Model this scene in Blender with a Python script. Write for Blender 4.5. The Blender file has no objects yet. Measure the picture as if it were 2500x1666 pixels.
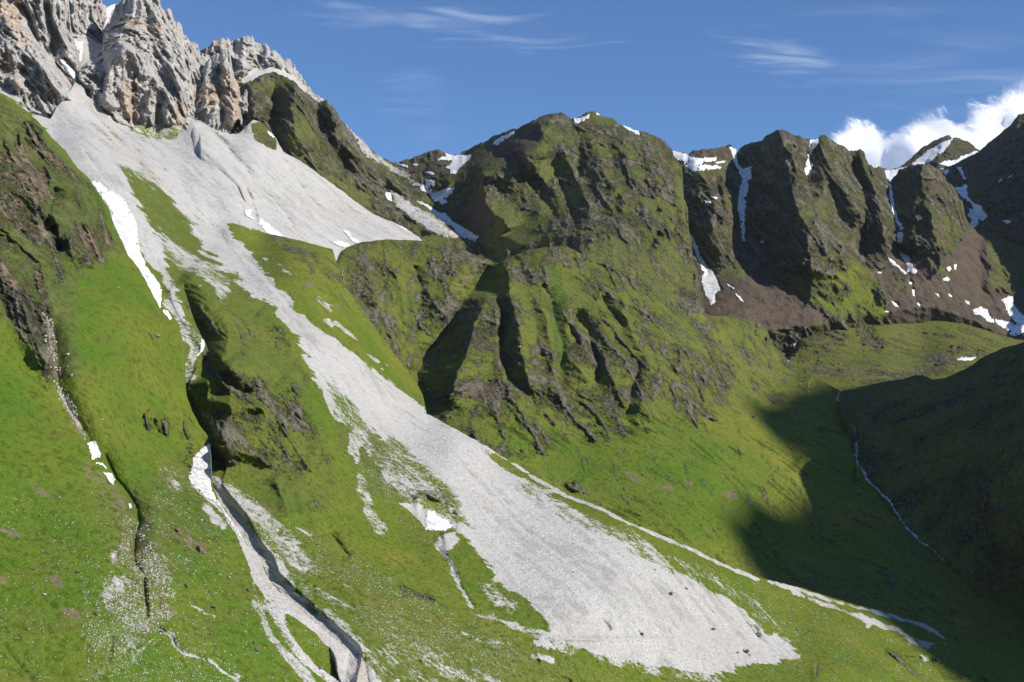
import bpy, math, random
import numpy as np
random.seed(7)
# ------------------------------------------------------------------ camera, sky, sun
scene = bpy.context.scene
COL = scene.collection
F = 3472.0; CX = 1250.0; CY = 833.0; PITCH = math.atan((1150 - 833) / F)
cam_data = bpy.data.cameras.new('camera'); cam = bpy.data.objects.new('camera', cam_data); COL.objects.link(cam)
cam_data.sensor_width = 36.0; cam_data.lens = 36.0 * F / 2500.0
cam_data.clip_start = 1.0; cam_data.clip_end = 120000.0
cam.location = (0, 0, 0); cam.rotation_euler = (math.pi / 2 + PITCH, 0, 0)
scene.camera = cam
SUN_EL = math.radians(31.0); SUN_AZ = math.radians(112.0)      # azimuth clockwise from +Y (view direction)
sun_dir = (math.sin(SUN_AZ) * math.cos(SUN_EL), math.cos(SUN_AZ) * math.cos(SUN_EL), math.sin(SUN_EL))
world = bpy.data.worlds.new('World'); scene.world = world; world.use_nodes = True
nt = world.node_tree; bg = nt.nodes['Background']
sky = nt.nodes.new('ShaderNodeTexSky'); sky.sky_type = 'NISHITA'; sky.sun_disc = False
sky.sun_elevation = SUN_EL; sky.sun_rotation = SUN_AZ; sky.altitude = 2200; sky.air_density = 1.0; sky.dust_density = 0.0; sky.ozone_density = 7.5
nt.links.new(sky.outputs[0], bg.inputs[0]); bg.inputs[1].default_value = 0.125
sl = bpy.data.lights.new('sun', 'SUN'); sl.energy = 5.0; sl.angle = math.radians(0.5); sl.color = (1.0, 0.93, 0.82)
so = bpy.data.objects.new('sun', sl); COL.objects.link(so)
from mathutils import Vector
so.rotation_euler = Vector(sun_dir).to_track_quat('Z', 'Y').to_euler(); so.location = (3000, -1000, 3000)
vs = scene.view_settings; vs.view_transform = 'Standard'; vs.look = 'None'; vs.gamma = 1.0; vs.exposure = 0.20

# ------------------------------------------------------------------ numeric helpers
cp, sp_ = math.cos(PITCH), math.sin(PITCH)
def ray(u, v):
    a = (np.asarray(u, float) - CX) / F; b = (CY - np.asarray(v, float)) / F
    return np.stack([a, cp - b * sp_, sp_ + b * cp], -1)
def world_pt(u, v, d): return ray(u, v) * np.asarray(d, float)[..., None]
rs = np.random.RandomState(11)
PERM = np.concatenate([rs.permutation(256)] * 2 + [np.zeros(2, int)])
GR = rs.normal(size=(256, 3)).astype(np.float32); GR /= np.linalg.norm(GR, axis=1, keepdims=True)
def perlin(p):
    p = np.asarray(p, np.float32); sh = p.shape[:-1]; p = p.reshape(-1, 3)
    i = np.floor(p).astype(np.int64); f = p - i; i &= 255
    w = f * f * f * (f * (f * 6 - 15) + 10)
    out = 0
    for dx in (0, 1):
        hx = PERM[(i[:, 0] + dx) & 255]; wx = w[:, 0] if dx else 1 - w[:, 0]
        for dy in (0, 1):
            hy = PERM[(hx + i[:, 1] + dy) & 255]; wy = w[:, 1] if dy else 1 - w[:, 1]
            for dz in (0, 1):
                h = PERM[(hy + i[:, 2] + dz) & 255]; wz = w[:, 2] if dz else 1 - w[:, 2]
                g = GR[h]
                out = out + wx * wy * wz * (g[:, 0] * (f[:, 0] - dx) + g[:, 1] * (f[:, 1] - dy) + g[:, 2] * (f[:, 2] - dz))
    return (out * 1.5).reshape(sh)
def fbm(p, s, o=4, st=(1, 1, 1), off=0.0, gain=0.5):
    q = np.asarray(p, np.float32) * (np.array(st, np.float32) / s) + off; a = 1.0; r = 0; t = 0
    for k in range(o):
        r = r + a * perlin(q); t += a; a *= gain; q = q * 2.03 + 17.3
    return r / t
def ridged(p, s, o=4, st=(1, 1, 1), off=0.0, gain=0.5):
    q = np.asarray(p, np.float32) * (np.array(st, np.float32) / s) + off; a = 1.0; r = 0; t = 0; wgt = 1.0
    for k in range(o):
        n = 1 - np.abs(perlin(q)) * 1.9; n = np.clip(n, -0.3, 1); n = n * np.abs(n)
        r = r + a * n * wgt; t += a; wgt = np.clip(n * 1.3, 0.15, 1); a *= gain; q = q * 2.07 + 9.1
    return r / t
def sstep(x, a=0.0, b=1.0):
    t = np.clip((x - a) / (b - a), 0, 1); return t * t * (3 - 2 * t)
def seg_dist(u, v, pts):
    """signed distance to an open polyline: positive = right side walking along pts"""
    best = np.full(u.shape, 1e9); sgn = np.zeros(u.shape); tt = np.zeros(u.shape)
    pts = [(float(p[0]), float(p[1])) for p in pts]; L = 0
    tot = sum(math.hypot(b[0] - a[0], b[1] - a[1]) for a, b in zip(pts, pts[1:]))
    for (ax, ay), (bx, by) in zip(pts, pts[1:]):
        dx, dy = bx - ax, by - ay; l2 = dx * dx + dy * dy + 1e-9; l = math.sqrt(l2)
        t = np.clip(((u - ax) * dx + (v - ay) * dy) / l2, 0, 1)
        d = np.hypot(u - ax - t * dx, v - ay - t * dy)
        c = dx * (v - ay) - dy * (u - ax)
        m = d < best - 1e-6
        best = np.where(m, d, best); sgn = np.where(m, np.sign(c), sgn); tt = np.where(m, (L + t * l) / tot, tt); L += l
    return best, sgn, tt
def poly_sd(u, v, pts):
    """distance to a closed polygon, positive inside"""
    ins = np.zeros(u.shape, bool); best = np.full(u.shape, 1e9); n = len(pts)
    for k in range(n):
        ax, ay = pts[k]; bx, by = pts[(k + 1) % n]
        dx, dy = bx - ax, by - ay; l2 = dx * dx + dy * dy + 1e-9
        t = np.clip(((u - ax) * dx + (v - ay) * dy) / l2, 0, 1)
        best = np.minimum(best, np.hypot(u - ax - t * dx, v - ay - t * dy))
        c = ((ay > v) != (by > v)) & (u < (bx - ax) * (v - ay) / (by - ay + 1e-12) + ax)
        ins ^= c
    return np.where(ins, best, -best)
class TPS:
    def __init__(self, c):
        c = np.array(c, float); self.p = c[:, :2] / 500.0; y = 1000.0 / c[:, 2]
        n = len(c); r = np.linalg.norm(self.p[:, None] - self.p[None], axis=2)
        K = np.where(r > 0, r * r * np.log(r + 1e-12), 0) + np.eye(n) * 2e-4
        P = np.hstack([np.ones((n, 1)), self.p]); A = np.zeros((n + 3, n + 3)); A[:n, :n] = K; A[:n, n:] = P; A[n:, :n] = P.T
        self.w = np.linalg.solve(A, np.concatenate([y, np.zeros(3)]))
    def __call__(self, u, v):
        x = np.asarray(u, float) / 500; y = np.asarray(v, float) / 500; n = len(self.p)
        o = self.w[n] + self.w[n + 1] * x + self.w[n + 2] * y
        for k in range(n):
            r2 = (x - self.p[k, 0]) ** 2 + (y - self.p[k, 1]) ** 2
            o = o + self.w[k] * 0.5 * r2 * np.log(r2 + 1e-12)
        return 1000.0 / np.clip(o, 0.12, 4.0)

def tag(o, label=None, cat=None, group=None, kind=None):
    if label: o['label'] = label
    if cat: o['category'] = cat
    if group: o['group'] = group
    if kind: o['kind'] = kind
    return o
def mesh_obj(name, verts, faces, mat, smooth=True, parent=None):
    verts = np.asarray(verts, np.float32); faces = np.asarray(faces, np.int32)
    me = bpy.data.meshes.new(name); k = faces.shape[1]
    me.vertices.add(len(verts)); me.vertices.foreach_set('co', verts.ravel())
    me.loops.add(faces.size); me.loops.foreach_set('vertex_index', faces.ravel())
    me.polygons.add(len(faces)); me.polygons.foreach_set('loop_start', np.arange(0, faces.size, k, dtype=np.int32))
    me.polygons.foreach_set('loop_total', np.full(len(faces), k, np.int32))
    me.polygons.foreach_set('use_smooth', np.full(len(faces), smooth, bool))
    me.update(calc_edges=True)
    if mat: me.materials.append(mat)
    o = bpy.data.objects.new(name, me); COL.objects.link(o)
    if parent: o.parent = parent
    return o
# ------------------------------------------------------------------ terrain material (procedural, world metres)
class NT:
    def __init__(s, mat): s.t = mat.node_tree; s.n = s.t.nodes; s.l = s.t.links
    def new(s, ty, **kw):
        n = s.n.new(ty)
        for k, v in kw.items(): setattr(n, k, v)
        return n
    def put(s, sock, v):
        if hasattr(v, 'is_output') or isinstance(v, bpy.types.NodeSocket): s.l.new(v, sock)
        else: sock.default_value = v
    def math(s, op, a, b=0.0, c=0.0, clamp=False):
        n = s.new('ShaderNodeMath', operation=op, use_clamp=clamp)
        s.put(n.inputs[0], a); s.put(n.inputs[1], b); s.put(n.inputs[2], c); return n.outputs[0]
    def mix(s, f, a, b):
        n = s.new('ShaderNodeMix', data_type='RGBA'); s.put(n.inputs[0], f)
        s.put(n.inputs[6], a); s.put(n.inputs[7], b); return n.outputs[2]
    def ramp(s, x, a, b):
        n = s.new('ShaderNodeMapRange', interpolation_type='SMOOTHSTEP'); s.put(n.inputs[0], x)
        n.inputs[1].default_value = a; n.inputs[2].default_value = b; return n.outputs[0]
    def noise(s, vec, scale, detail=4, rough=0.55, st=None, dist=0.0):
        if st:
            m = s.new('ShaderNodeMapping'); s.l.new(vec, m.inputs[0]); m.inputs[3].default_value = st; vec = m.outputs[0]
        n = s.new('ShaderNodeTexNoise'); s.l.new(vec, n.inputs['Vector']); n.inputs['Scale'].default_value = scale
        n.inputs['Detail'].default_value = detail; n.inputs['Roughness'].default_value = rough; n.inputs['Distortion'].default_value = dist
        return n.outputs[0]
def rgb(r, g, b): return (r, g, b, 1.0)
def new_mat(name):
    m = bpy.data.materials.new(name); m.use_nodes = True; return m
def make_terrain_mat():
    m = new_mat('alpine_terrain'); g = NT(m); bs = g.n['Principled BSDF']
    bs.inputs['Roughness'].default_value = 0.95; bs.inputs['Specular IOR Level'].default_value = 0.08
    P = g.new('ShaderNodeTexCoord').outputs['Object']
    def attr(nm):
        a = g.new('ShaderNodeAttribute', attribute_name=nm); sp = g.new('ShaderNodeSeparateColor'); g.l.new(a.outputs['Color'], sp.inputs[0])
        return sp.outputs[0], sp.outputs[1], sp.outputs[2], a.outputs['Alpha']
    scree, crag, brown, cliff = attr('mask_a'); lush, soil, tan, olive = attr('mask_b'); run, gst, hst = attr('mask_c')[:3]
    n80 = g.noise(P, 1 / 70, 4); n12 = g.noise(P, 1 / 11, 4, .6); n3 = g.noise(P, 1 / 3.0, 3, .6); n1 = g.noise(P, 1 / 1.2, 4, .75)
    nst = g.noise(P, 1 / 9, 4, .6, st=(.35, .35, 1.6))
    # grass
    n30 = g.noise(P, 1 / 28, 4, .6); n6 = g.noise(P, 1 / 6, 4, .65)
    gf = g.math('ADD', lush, g.math('MULTIPLY', g.math('SUBTRACT', n80, .5), 1.2)); gf = g.math('ADD', gf, g.math('MULTIPLY', g.math('SUBTRACT', n30, .5), 1.1)); gf = g.math('ADD', gf, g.math('MULTIPLY', g.math('SUBTRACT', n6, .5), .6), clamp=True)
    gc = g.mix(gf, rgb(.195, .198, .032), rgb(.074, .154, .014))
    gc = g.mix(g.math('MULTIPLY', g.ramp(nst, .50, .70), .5), gc, rgb(.135, .120, .030))
    gc = g.mix(g.math('MULTIPLY', g.ramp(n3, .50, .38), .45), gc, rgb(.034, .060, .004))
    gc = g.mix(g.math('MULTIPLY', g.ramp(n6, .47, .30), .28), gc, rgb(.040, .066, .006))
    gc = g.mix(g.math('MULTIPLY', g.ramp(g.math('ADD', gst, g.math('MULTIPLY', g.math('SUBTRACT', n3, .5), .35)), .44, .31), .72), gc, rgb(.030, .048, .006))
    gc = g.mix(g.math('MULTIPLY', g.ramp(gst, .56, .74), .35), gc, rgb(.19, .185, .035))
    gc = g.mix(g.math('MULTIPLY', g.ramp(n1, .47, .36), .45), gc, rgb(.036, .060, .008))
    gc = g.mix(g.math('MULTIPLY', g.ramp(n1, .56, .70), .45), gc, rgb(.19, .21, .075))
    gc = g.mix(g.math('MULTIPLY', olive, .85), gc, g.mix(g.ramp(n6, .3, .7), rgb(.040, .046, .017), rgb(.138, .135, .068)))
    # soil
    sf = g.ramp(g.math('ADD', soil, g.math('ADD', g.math('MULTIPLY', g.math('SUBTRACT', n3, .5), 1.3), g.math('MULTIPLY', g.math('SUBTRACT', n12, .5), .8))), .42, .66)
    gc = g.mix(g.math('MULTIPLY', sf, .85), gc, g.mix(n1, rgb(.12, .085, .055), rgb(.25, .20, .15)))
    # dark crag, broken up with turf at every scale
    w = g.math('ADD', g.math('MULTIPLY', g.math('SUBTRACT', n3, .5), 1.2), g.math('ADD', g.math('MULTIPLY', g.math('SUBTRACT', n6, .5), 1.5), g.math('MULTIPLY', g.math('SUBTRACT', n12, .5), 1.0)))
    w = g.math('ADD', w, g.math('MULTIPLY', g.math('SUBTRACT', n30, .5), 1.1))
    w = g.math('ADD', w, g.math('MULTIPLY', g.math('SUBTRACT', hst, .5), 1.1))
    cf = g.math('MULTIPLY', g.ramp(g.math('ADD', g.math('MULTIPLY', crag, .92), w), .40, .62), g.ramp(crag, .03, .2))
    cv = g.noise(P, 1 / 4, 5, .75, st=(1, 1, .6))
    cv = g.math('ADD', cv, g.math('MULTIPLY', g.math('SUBTRACT', hst, .5), .35))
    cc = g.mix(g.ramp(cv, .37, .63), rgb(.026, .025, .018), rgb(.205, .190, .145))
    cc = g.mix(g.math('MULTIPLY', g.ramp(n80, .54, .66), .35), cc, rgb(.14, .085, .05))
    cc = g.mix(g.math('MULTIPLY', g.ramp(n1, .60, .72), .5), cc, rgb(.30, .28, .24))
    cc = g.mix(g.math('MULTIPLY', g.math('MULTIPLY', tan, g.ramp(n12, .40, .62)), .75), cc, g.mix(g.ramp(cv, .35, .65), rgb(.11, .075, .05), rgb(.40, .29, .20)))
    c = g.mix(g.math('MULTIPLY', cf, .92), gc, cc)
    # brown scree
    bf = g.ramp(g.math('ADD', brown, g.math('MULTIPLY', g.math('SUBTRACT', n12, .5), .8)), .42, .58)
    bc = g.mix(g.ramp(n1, .3, .7), rgb(.050, .036, .025), rgb(.165, .122, .088)); bc = g.mix(g.math('MULTIPLY', g.ramp(n80, .45, .6), .6), bc, rgb(.085, .078, .062))
    bc = g.mix(g.math('MULTIPLY', g.ramp(n12, .58, .72), .5), bc, rgb(.07, .075, .03))
    bc = g.mix(g.math('MULTIPLY', g.ramp(n30, .46, .60), .55), bc, rgb(.052, .046, .038)); bc = g.mix(g.math('MULTIPLY', g.ramp(n3, .56, .68), .5), bc, rgb(.20, .165, .13))
    c = g.mix(bf, c, bc)
    # pale limestone cliff
    vf = g.noise(P, 1 / 9, 6, .72, st=(1.2, 1.2, .40)); v2 = g.noise(P, 1 / 60, 4, .6, st=(1, 1, .5)); v3 = g.noise(P, 1 / 3.2, 3, .7, st=(1, 1, .45))
    kc = g.mix(g.ramp(vf, .32, .66), rgb(.27, .262, .255), rgb(.66, .635, .60))
    kt = g.math('MULTIPLY', g.ramp(g.math('ADD', v2, g.math('MULTIPLY', g.math('SUBTRACT', tan, .5), .24)), .50, .64), .66)
    kc = g.mix(kt, kc, g.mix(g.ramp(vf, .32, .66), rgb(.36, .24, .16), rgb(.66, .50, .36)))
    kc = g.mix(g.math('MULTIPLY', g.ramp(v3, .44, .30), .65), kc, rgb(.09, .09, .095))
    c = g.mix(cliff, c, kc)
    # white dolomite scree
    s0 = g.math('ADD', scree, g.math('ADD', g.math('MULTIPLY', g.math('SUBTRACT', n3, .5), .75), g.math('MULTIPLY', g.math('SUBTRACT', n1, .5), .8)))
    s0 = g.math('ADD', s0, g.math('MULTIPLY', g.math('SUBTRACT', n12, .5), .6)); s0 = g.math('ADD', s0, g.math('MULTIPLY', g.math('SUBTRACT', n30, .5), .35)); s0 = g.math('ADD', s0, g.math('MULTIPLY', g.math('SUBTRACT', run, .5), .75))
    sc = g.ramp(s0, .40, .68)
    wc = g.mix(g.ramp(n1, .28, .72), rgb(.34, .335, .325), rgb(.62, .61, .59)); wc = g.mix(g.math('MULTIPLY', g.ramp(n6, .56, .72), .35), wc, rgb(.27, .265, .25))
    wc = g.mix(g.math('MULTIPLY', g.ramp(n80, .42, .66), .32), wc, rgb(.36, .34, .315))
    wc = g.mix(g.math('MULTIPLY', g.ramp(nst, .60, .70), .28), wc, rgb(.22, .22, .20))
    wc = g.mix(g.math('MULTIPLY', g.ramp(g.math('ADD', run, g.math('MULTIPLY', g.math('SUBTRACT', n12, .5), .5)), .50, .30), .60), wc, rgb(.27, .265, .245))
    wc = g.mix(g.math('MULTIPLY', tan, .55), wc, rgb(.42, .34, .26))
    c = g.mix(sc, c, wc)
    g.l.new(c, bs.inputs['Base Color'])
    rocky = g.math('MAXIMUM', cf, cliff)
    h = g.math('ADD', g.math('MULTIPLY', g.noise(P, 1 / 7, 5, .7), g.math('ADD', g.math('MULTIPLY', rocky, 7.0), 2.4)), g.math('MULTIPLY', n1, .8))
    h = g.math('ADD', h, g.math('MULTIPLY', n3, 1.5))
    b = g.new('ShaderNodeBump'); b.inputs['Strength'].default_value = 0.8; b.inputs['Distance'].default_value = 1.0
    g.l.new(h, b.inputs['Height']); g.l.new(b.outputs[0], bs.inputs['Normal'])
    return m
M_TER = make_terrain_mat()

# ------------------------------------------------------------------ layered terrain: each landform is a sheet of real relief
STEP = globals().get('STEP', 2.4)
LAYERS = {}; ORDER = []
def jag(x, s, o, seed): return fbm(np.stack([x, np.zeros_like(x) + seed * 7.7, np.zeros_like(x) + seed], -1), s, o)
def fillcols(G):
    """carry the first / last known value of each column outwards"""
    G = G.copy(); ok = ~np.isnan(G); n = G.shape[0]; f = np.argmax(ok, 0); l = n - 1 - np.argmax(ok[::-1], 0); r = np.arange(n)[:, None]; c = np.arange(G.shape[1])
    G = np.where(r < f[None], G[f, c][None], G); return np.where(r > l[None], G[l, c][None], G)
def build_layer(name, x0, x1, top, ctrl, relief=(), masks=None, base=None, jagpx=(1.5, 22), rough=1.0, rnd=(0, 1), names=None,
                ext=70, seed=1, tilt=0.0, smooth_to=None, back=60, undul=3.0, flute=(1, 1, .35), streak=None, cstreak=None, seam=None, weld=(), sstreak=(), runamp=1.0):
    u = np.arange(x0, x1 + STEP, STEP); nu = len(u); tp = np.array(top, float)
    vclean = np.interp(u, tp[:, 0], tp[:, 1])
    vt = np.interp(u + (jag(u, 9, 3, seed + 40)) * jagpx[0] * 2.2, tp[:, 0], tp[:, 1])
    vt = vt + (jag(u, jagpx[1], 5, seed) + .5 * jag(u, jagpx[1] / 3.5, 3, seed + 9)) * jagpx[0] * 2
    vb = np.full(nu, 1760.0)
    for n2 in ORDER:
        L2 = LAYERS[n2]; m = (u >= L2['x0']) & (u <= L2['x1'])
        vb[m] = np.minimum(vb[m], np.interp(u[m], L2['u'], L2['vclean']))
    vend = np.maximum(vb, vt + 2) + ext; v0 = math.floor(vt.min() / STEP) * STEP
    nr = int((vend.max() - v0) / STEP) + 2
    lat = v0 + np.arange(nr) * STEP; Vg = np.maximum(lat[:, None], vt[None]); Ug = np.broadcast_to(u[None], Vg.shape)
    need = (lat[:, None] >= vt[None] - STEP * 1.01) & (lat[:, None] <= vend[None] + STEP * 2)
    U = Ug[need].copy(); V = Vg[need].copy(); ci = np.broadcast_to(np.arange(nu)[None], Vg.shape)[need]; vtn = vt[ci]
    D0 = TPS(ctrl)(U, V); D = D0.copy()
    vbs = np.max(np.stack([np.roll(vb, k_) for k_ in range(-8, 9)]), 0); vbs[:8] = vb[:8]; vbs[-8:] = vb[-8:]; under = np.clip(V - vbs[ci], 0, None); D = D * (1 + under * 0.0006)
    P0 = world_pt(U, V, D0)
    # ridge / gully lines: warp a little so they wander
    wu = (fbm(P0, 90, 4, off=3.1, gain=.6) * 20 + ridged(P0, 22, 3, off=3.7) * 5) * rough; wv = fbm(P0, 90, 4, off=8.4, gain=.6) * 14 * rough
    for rl in relief:
        pts, amp, wl, wr = rl[:4]; mode = rl[4] if len(rl) > 4 else 'tent'
        bb = max(wl, wr) + 25; xs = [p[0] for p in pts]; ys = [p[1] for p in pts]
        m = (U > min(xs) - bb) & (U < max(xs) + bb) & (V > min(ys) - bb) & (V < max(ys) + bb)
        if not m.any(): continue
        ww = min(1.0, (wl + wr) / 90.0)
        d, s, tt = seg_dist(U[m] + wu[m] * ww, V[m] + wv[m] * ww, pts); w = np.where(s > 0, wl, wr)
        x = np.clip(1 - d / w, 0, 1); prof = x * x * (1.5 - .5 * x) if mode == 'tent' else (sstep(x * 1.0) if mode == 'round' else np.sqrt(np.clip(x, 0, 1)))
        fade = sstep(tt, -.02, .10) * sstep(1 - tt, -.02, .12) if mode != 'full' else 1
        D[m] -= amp * prof * fade
    # material masks
    M = {k: np.zeros(U.shape) for k in ('scree', 'crag', 'brown', 'cliff', 'lush', 'soil', 'tan', 'olive', 'snow')}
    for k, v_ in (base or {}).items(): M[k] += v_
    e1 = fbm(P0, 25, 3, off=1.7); e2 = fbm(P0, 5, 2, off=4.2)
    for mk in (masks or ()):
        k, pts, val, fe = mk[:4]; wd = mk[4] if len(mk) > 4 else None; rag = mk[5] if len(mk) > 5 else 1.0
        if k == 'scree' and val >= .9 and not wd and fe >= 5: fe = fe * 1.7 + 3; rag = 1.3
        elif k == 'scree' and wd: fe = fe * 1.5; val = min(1.0, val + .07)
        elif k == 'scree' and .3 < val < .9: val = val + .06
        bb = (wd or 0) + fe * 2 + 40; xs = [p[0] for p in pts]; ys = [p[1] for p in pts]
        m = (U > min(xs) - bb) & (U < max(xs) + bb) & (V > min(ys) - bb) & (V < max(ys) + bb)
        if not m.any(): continue
        if wd: d, s, tt = seg_dist(U[m], V[m], pts); sd = wd * (1 + .5 * e1[m]) - d
        else: sd = poly_sd(U[m], V[m], pts)
        sd = sd + rag * (e1[m] * min(fe * 1.2 + 5, 34) + e2[m] * min(fe * .6 + 2, 9))
        if k == 'scree' and val >= .9 and not wd and fe > 8: sd = sd + 4
        f = sstep(sd, -fe, fe); M[k][m] = M[k][m] * (1 - f) + val * f
    sn = np.zeros(U.shape)
    for S in SNOW:
        if S[0] == name:
            xs = [p[0] for p in S[1]]; ys = [p[1] for p in S[1]]
            m = (U > min(xs) - 20) & (U < max(xs) + 20) & (V > min(ys) - 20) & (V < max(ys) + 20)
            if m.any(): sn[m] = np.maximum(sn[m], sstep(poly_sd(U[m], V[m], S[1]), -9, 3))
    calm = 1 - sn
    # downhill sorting of the scree: long runnels, each field with its own fall line
    M['run'] = np.zeros(U.shape); rw = np.zeros(U.shape) + 1e-6
    for (a0, a1, b0, b1, cu, cv, rad) in sstreak:
        p_, q_ = world_pt(a0, a1, float(TPS(ctrl)(a0, a1))), world_pt(b0, b1, float(TPS(ctrl)(b0, b1))); dd = (q_ - p_) / np.linalg.norm(q_ - p_)
        al = P0 @ dd; qs = P0 - al[..., None] * dd * (1 - 1 / 9.0); w_ = np.exp(-((U - cu) ** 2 + (V - cv) ** 2) / (2.0 * rad * rad)); rw += w_
        M['run'] += w_ * (ridged(qs, 17, 5, off=41.3, gain=.62) - .30)
    M['run'] = np.clip(M['run'] / rw, -.6, .8)
    # surface relief
    sc_ = M['scree'] * (1 - M['cliff']); crag = M['crag']
    br = fbm(P0, 55, 4, st=(1, 1, .7), off=2.3); r1 = ridged(P0, 52, 5, st=(1, 1, .55), off=5.5)
    local = np.clip(crag + br * 1.1 * np.clip(crag * 3, 0, 1) - .05, 0, 1) * (crag > .01)
    M['hs'] = np.zeros(U.shape)
    hf = ridged(P0, 16, 4, st=(1, 1, .7), off=2.2, gain=.6)
    if cstreak:
        tq = TPS(ctrl); a_, b_ = world_pt(cstreak[0], cstreak[1], float(tq(cstreak[0], cstreak[1]))), world_pt(cstreak[2], cstreak[3], float(tq(cstreak[2], cstreak[3]))); dd = (b_ - a_) / np.linalg.norm(b_ - a_)
        al = P0 @ dd; qs = P0 - al[..., None] * dd * (1 - 1 / 4.5); hs = ridged(qs, 20, 5, off=21.3, gain=.62); hf = .3 * hf + .85 * hs; M['hs'] = np.clip((hs - .35) * 1.2, -.5, .5)
        r1 = .35 * r1 + .75 * ridged(P0 - al[..., None] * dd * (1 - 1 / 3.0), 48, 4, off=25.5)
    local = np.clip(local + (hf - .35) * .55 * (crag > .01), 0, 1)
    local = local * (1 - np.clip(M['brown'], 0, 1)) * (1 - np.clip((M['scree'] - .45) * 4, 0, 1)); grs = (1 - np.clip(local, 0, 1)) * (1 - sc_) * (1 - M['cliff'])
    rk = sstep(local, .15, .65)
    D -= calm * rough * (rk * (r1 - .35) * 24 + (rk * .85 + .15 * (crag > .08)) * ((hf - .35) * 14 + ridged(P0, 7, 3, off=3.9) * 3.4) + rk * fbm(P0, 3.2, 3, off=1.1) * 3.0)
    D -= calm * grs * (fbm(P0, 38, 3, st=(1, 1, .8), off=6.6) * undul + fbm(P0, 13, 3, off=7.1) * .34 * undul + fbm(P0, 5, 3, st=(1, 1, 1.4), off=7.6) * .24 * undul)
    M['gst'] = np.zeros(U.shape)
    if streak:
        tq = TPS(ctrl); a_, b_ = world_pt(streak[0], streak[1], float(tq(streak[0], streak[1]))), world_pt(streak[2], streak[3], float(tq(streak[2], streak[3]))); dd = (b_ - a_) / np.linalg.norm(b_ - a_)
        al = P0 @ dd; qs = P0 - al[..., None] * dd * (1 - 1 / 5.0)
        rg = ridged(qs, streak[5], 4, off=31.3, gain=.62) - .3; pt = .45 + .9 * sstep(fbm(P0, 60, 3, off=3), -.3, .4)
        D -= calm * grs * streak[4] * rg * pt; M['gst'] = rg * pt * min(1.0, streak[4])
    D -= calm * grs * np.clip(crag * 2, 0, 1) * ridged(P0, 26, 4, off=12.1) * 4
    D -= calm * sc_ * (1 - M['cliff']) * (fbm(P0, 60, 3, off=3.3) * 1.6 + fbm(P0, 14, 3, off=3.8) * .6 + fbm(P0, 4, 3, off=2.6) * .55 + M['run'] * 2.8 * runamp)
    D -= calm * M['brown'] * (fbm(P0, 9, 4, off=2.6) * 1.8 + ridged(P0, 45, 4, st=(1, .5, .25), off=9.3) * 6)
    if M['cliff'].max() > 0:
        q = P0.copy(); q[..., 0] += fbm(P0, 70, 3, off=9.9) * 9; q[..., 0] += (P0[..., 2]) * tilt
        a = ridged(q, 62, 4, st=(1, 1, flute[2] * .7), off=4.1); b_ = ridged(q, 20, 5, gain=.6, st=(1, 1, flute[2] * .75), off=7.7); c_ = ridged(q, 7.5, 4, gain=.62, st=(1, 1, .34), off=1.2)
        D -= M['cliff'] * calm * ((a - .3) * 36 + (b_ - .3) * 27 + (c_ - .3) * 11 + fbm(q, 3.5, 3, off=2) * 3.4)
    if rnd[0]:
        h = V - vtn; rf = np.interp(U, *zip(*seam)) if seam else 1.0; D += rnd[0] * rf * np.exp(-h / rnd[1]) 
    for (other, axis, pts, wid) in weld:
        pa = np.array(pts, float); sgn = 1
        if axis == 'v': us = np.interp(V, pa[:, 1], pa[:, 0]); vs_ = V; dist = U - us
        else: us = U; vs_ = np.interp(U, pa[:, 0], pa[:, 1]); dist = vs_ - V
        # depth of this sheet on the seam, from its own lattice
        G = np.full(Vg.shape, np.nan); G[need] = D; G = fillcols(G)
        def own(uu, vv):
            i = np.clip((uu - x0) / STEP, 0, nu - 1.001); j = np.clip((vv - v0) / STEP, 0, nr - 1.001); i0 = i.astype(int); j0 = j.astype(int); f = i - i0; g_ = j - j0
            return G[j0, i0] * (1 - f) * (1 - g_) + G[j0, i0 + 1] * f * (1 - g_) + G[j0 + 1, i0] * (1 - f) * g_ + G[j0 + 1, i0 + 1] * f * g_
        par = vs_ if axis == 'v' else us; lo, hi = (pa[0, 1], pa[-1, 1]) if axis == 'v' else (pa[0, 0], pa[-1, 0])
        off = (-3, 0) if axis == 'v' else (0, 4)
        delta = depth_at(other, us + off[0], vs_ + off[1]) - own(us, vs_)
        delta = np.clip(delta, -150, 150) * sstep(par, lo - 25, lo) * (1 - sstep(par, hi, hi + 25))
        D = D + delta * np.exp(-np.clip(dist, 0, None) / wid)
    D = np.clip(D, 60, 90000)
    full = np.full(Vg.shape, np.nan); full[need] = D; full = fillcols(full)
    def grid(x):
        g_ = np.zeros(Vg.shape); g_[need] = x; return g_
    M = {k: grid(v_) for k, v_ in M.items()}; local = grid(local)
    L = dict(name=name, x0=x0, x1=x1, u=u, vt=vt, vclean=vclean, vend=vend, nr=nr, D=full, M=M, local=local, v0=v0)
    LAYERS[name] = L; ORDER.append(name)
    P = world_pt(Ug, Vg, full); j0 = np.clip(np.floor((vt - v0) / STEP).astype(int), 0, nr - 1); ar = np.arange(nu)
    # far side of the ridge: carries on away from the viewer and drops
    hid = P[j0, ar].copy(); rows = []; dirh = hid / np.linalg.norm(hid[:, :2], axis=1)[:, None]; dirh[:, 2] = 0
    nj = fbm(hid, 30, 3)[:, None] * 8
    for k, (fo, dr) in enumerate(((.06, .02), (.2, .12), (.55, .45), (1.2, 1.1), (2.4, 2.6))):
        q = hid + dirh * (back * fo) + dirh * nj * fo; q[:, 2] -= back * dr; rows.append(q)
    P = np.concatenate([np.array(rows[::-1]), P], 0); nb = len(rows)
    NR, NU = P.shape[:2]
    A = np.zeros((NR, NU, 4), np.float32); B = np.zeros((NR, NU, 4), np.float32)
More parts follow.
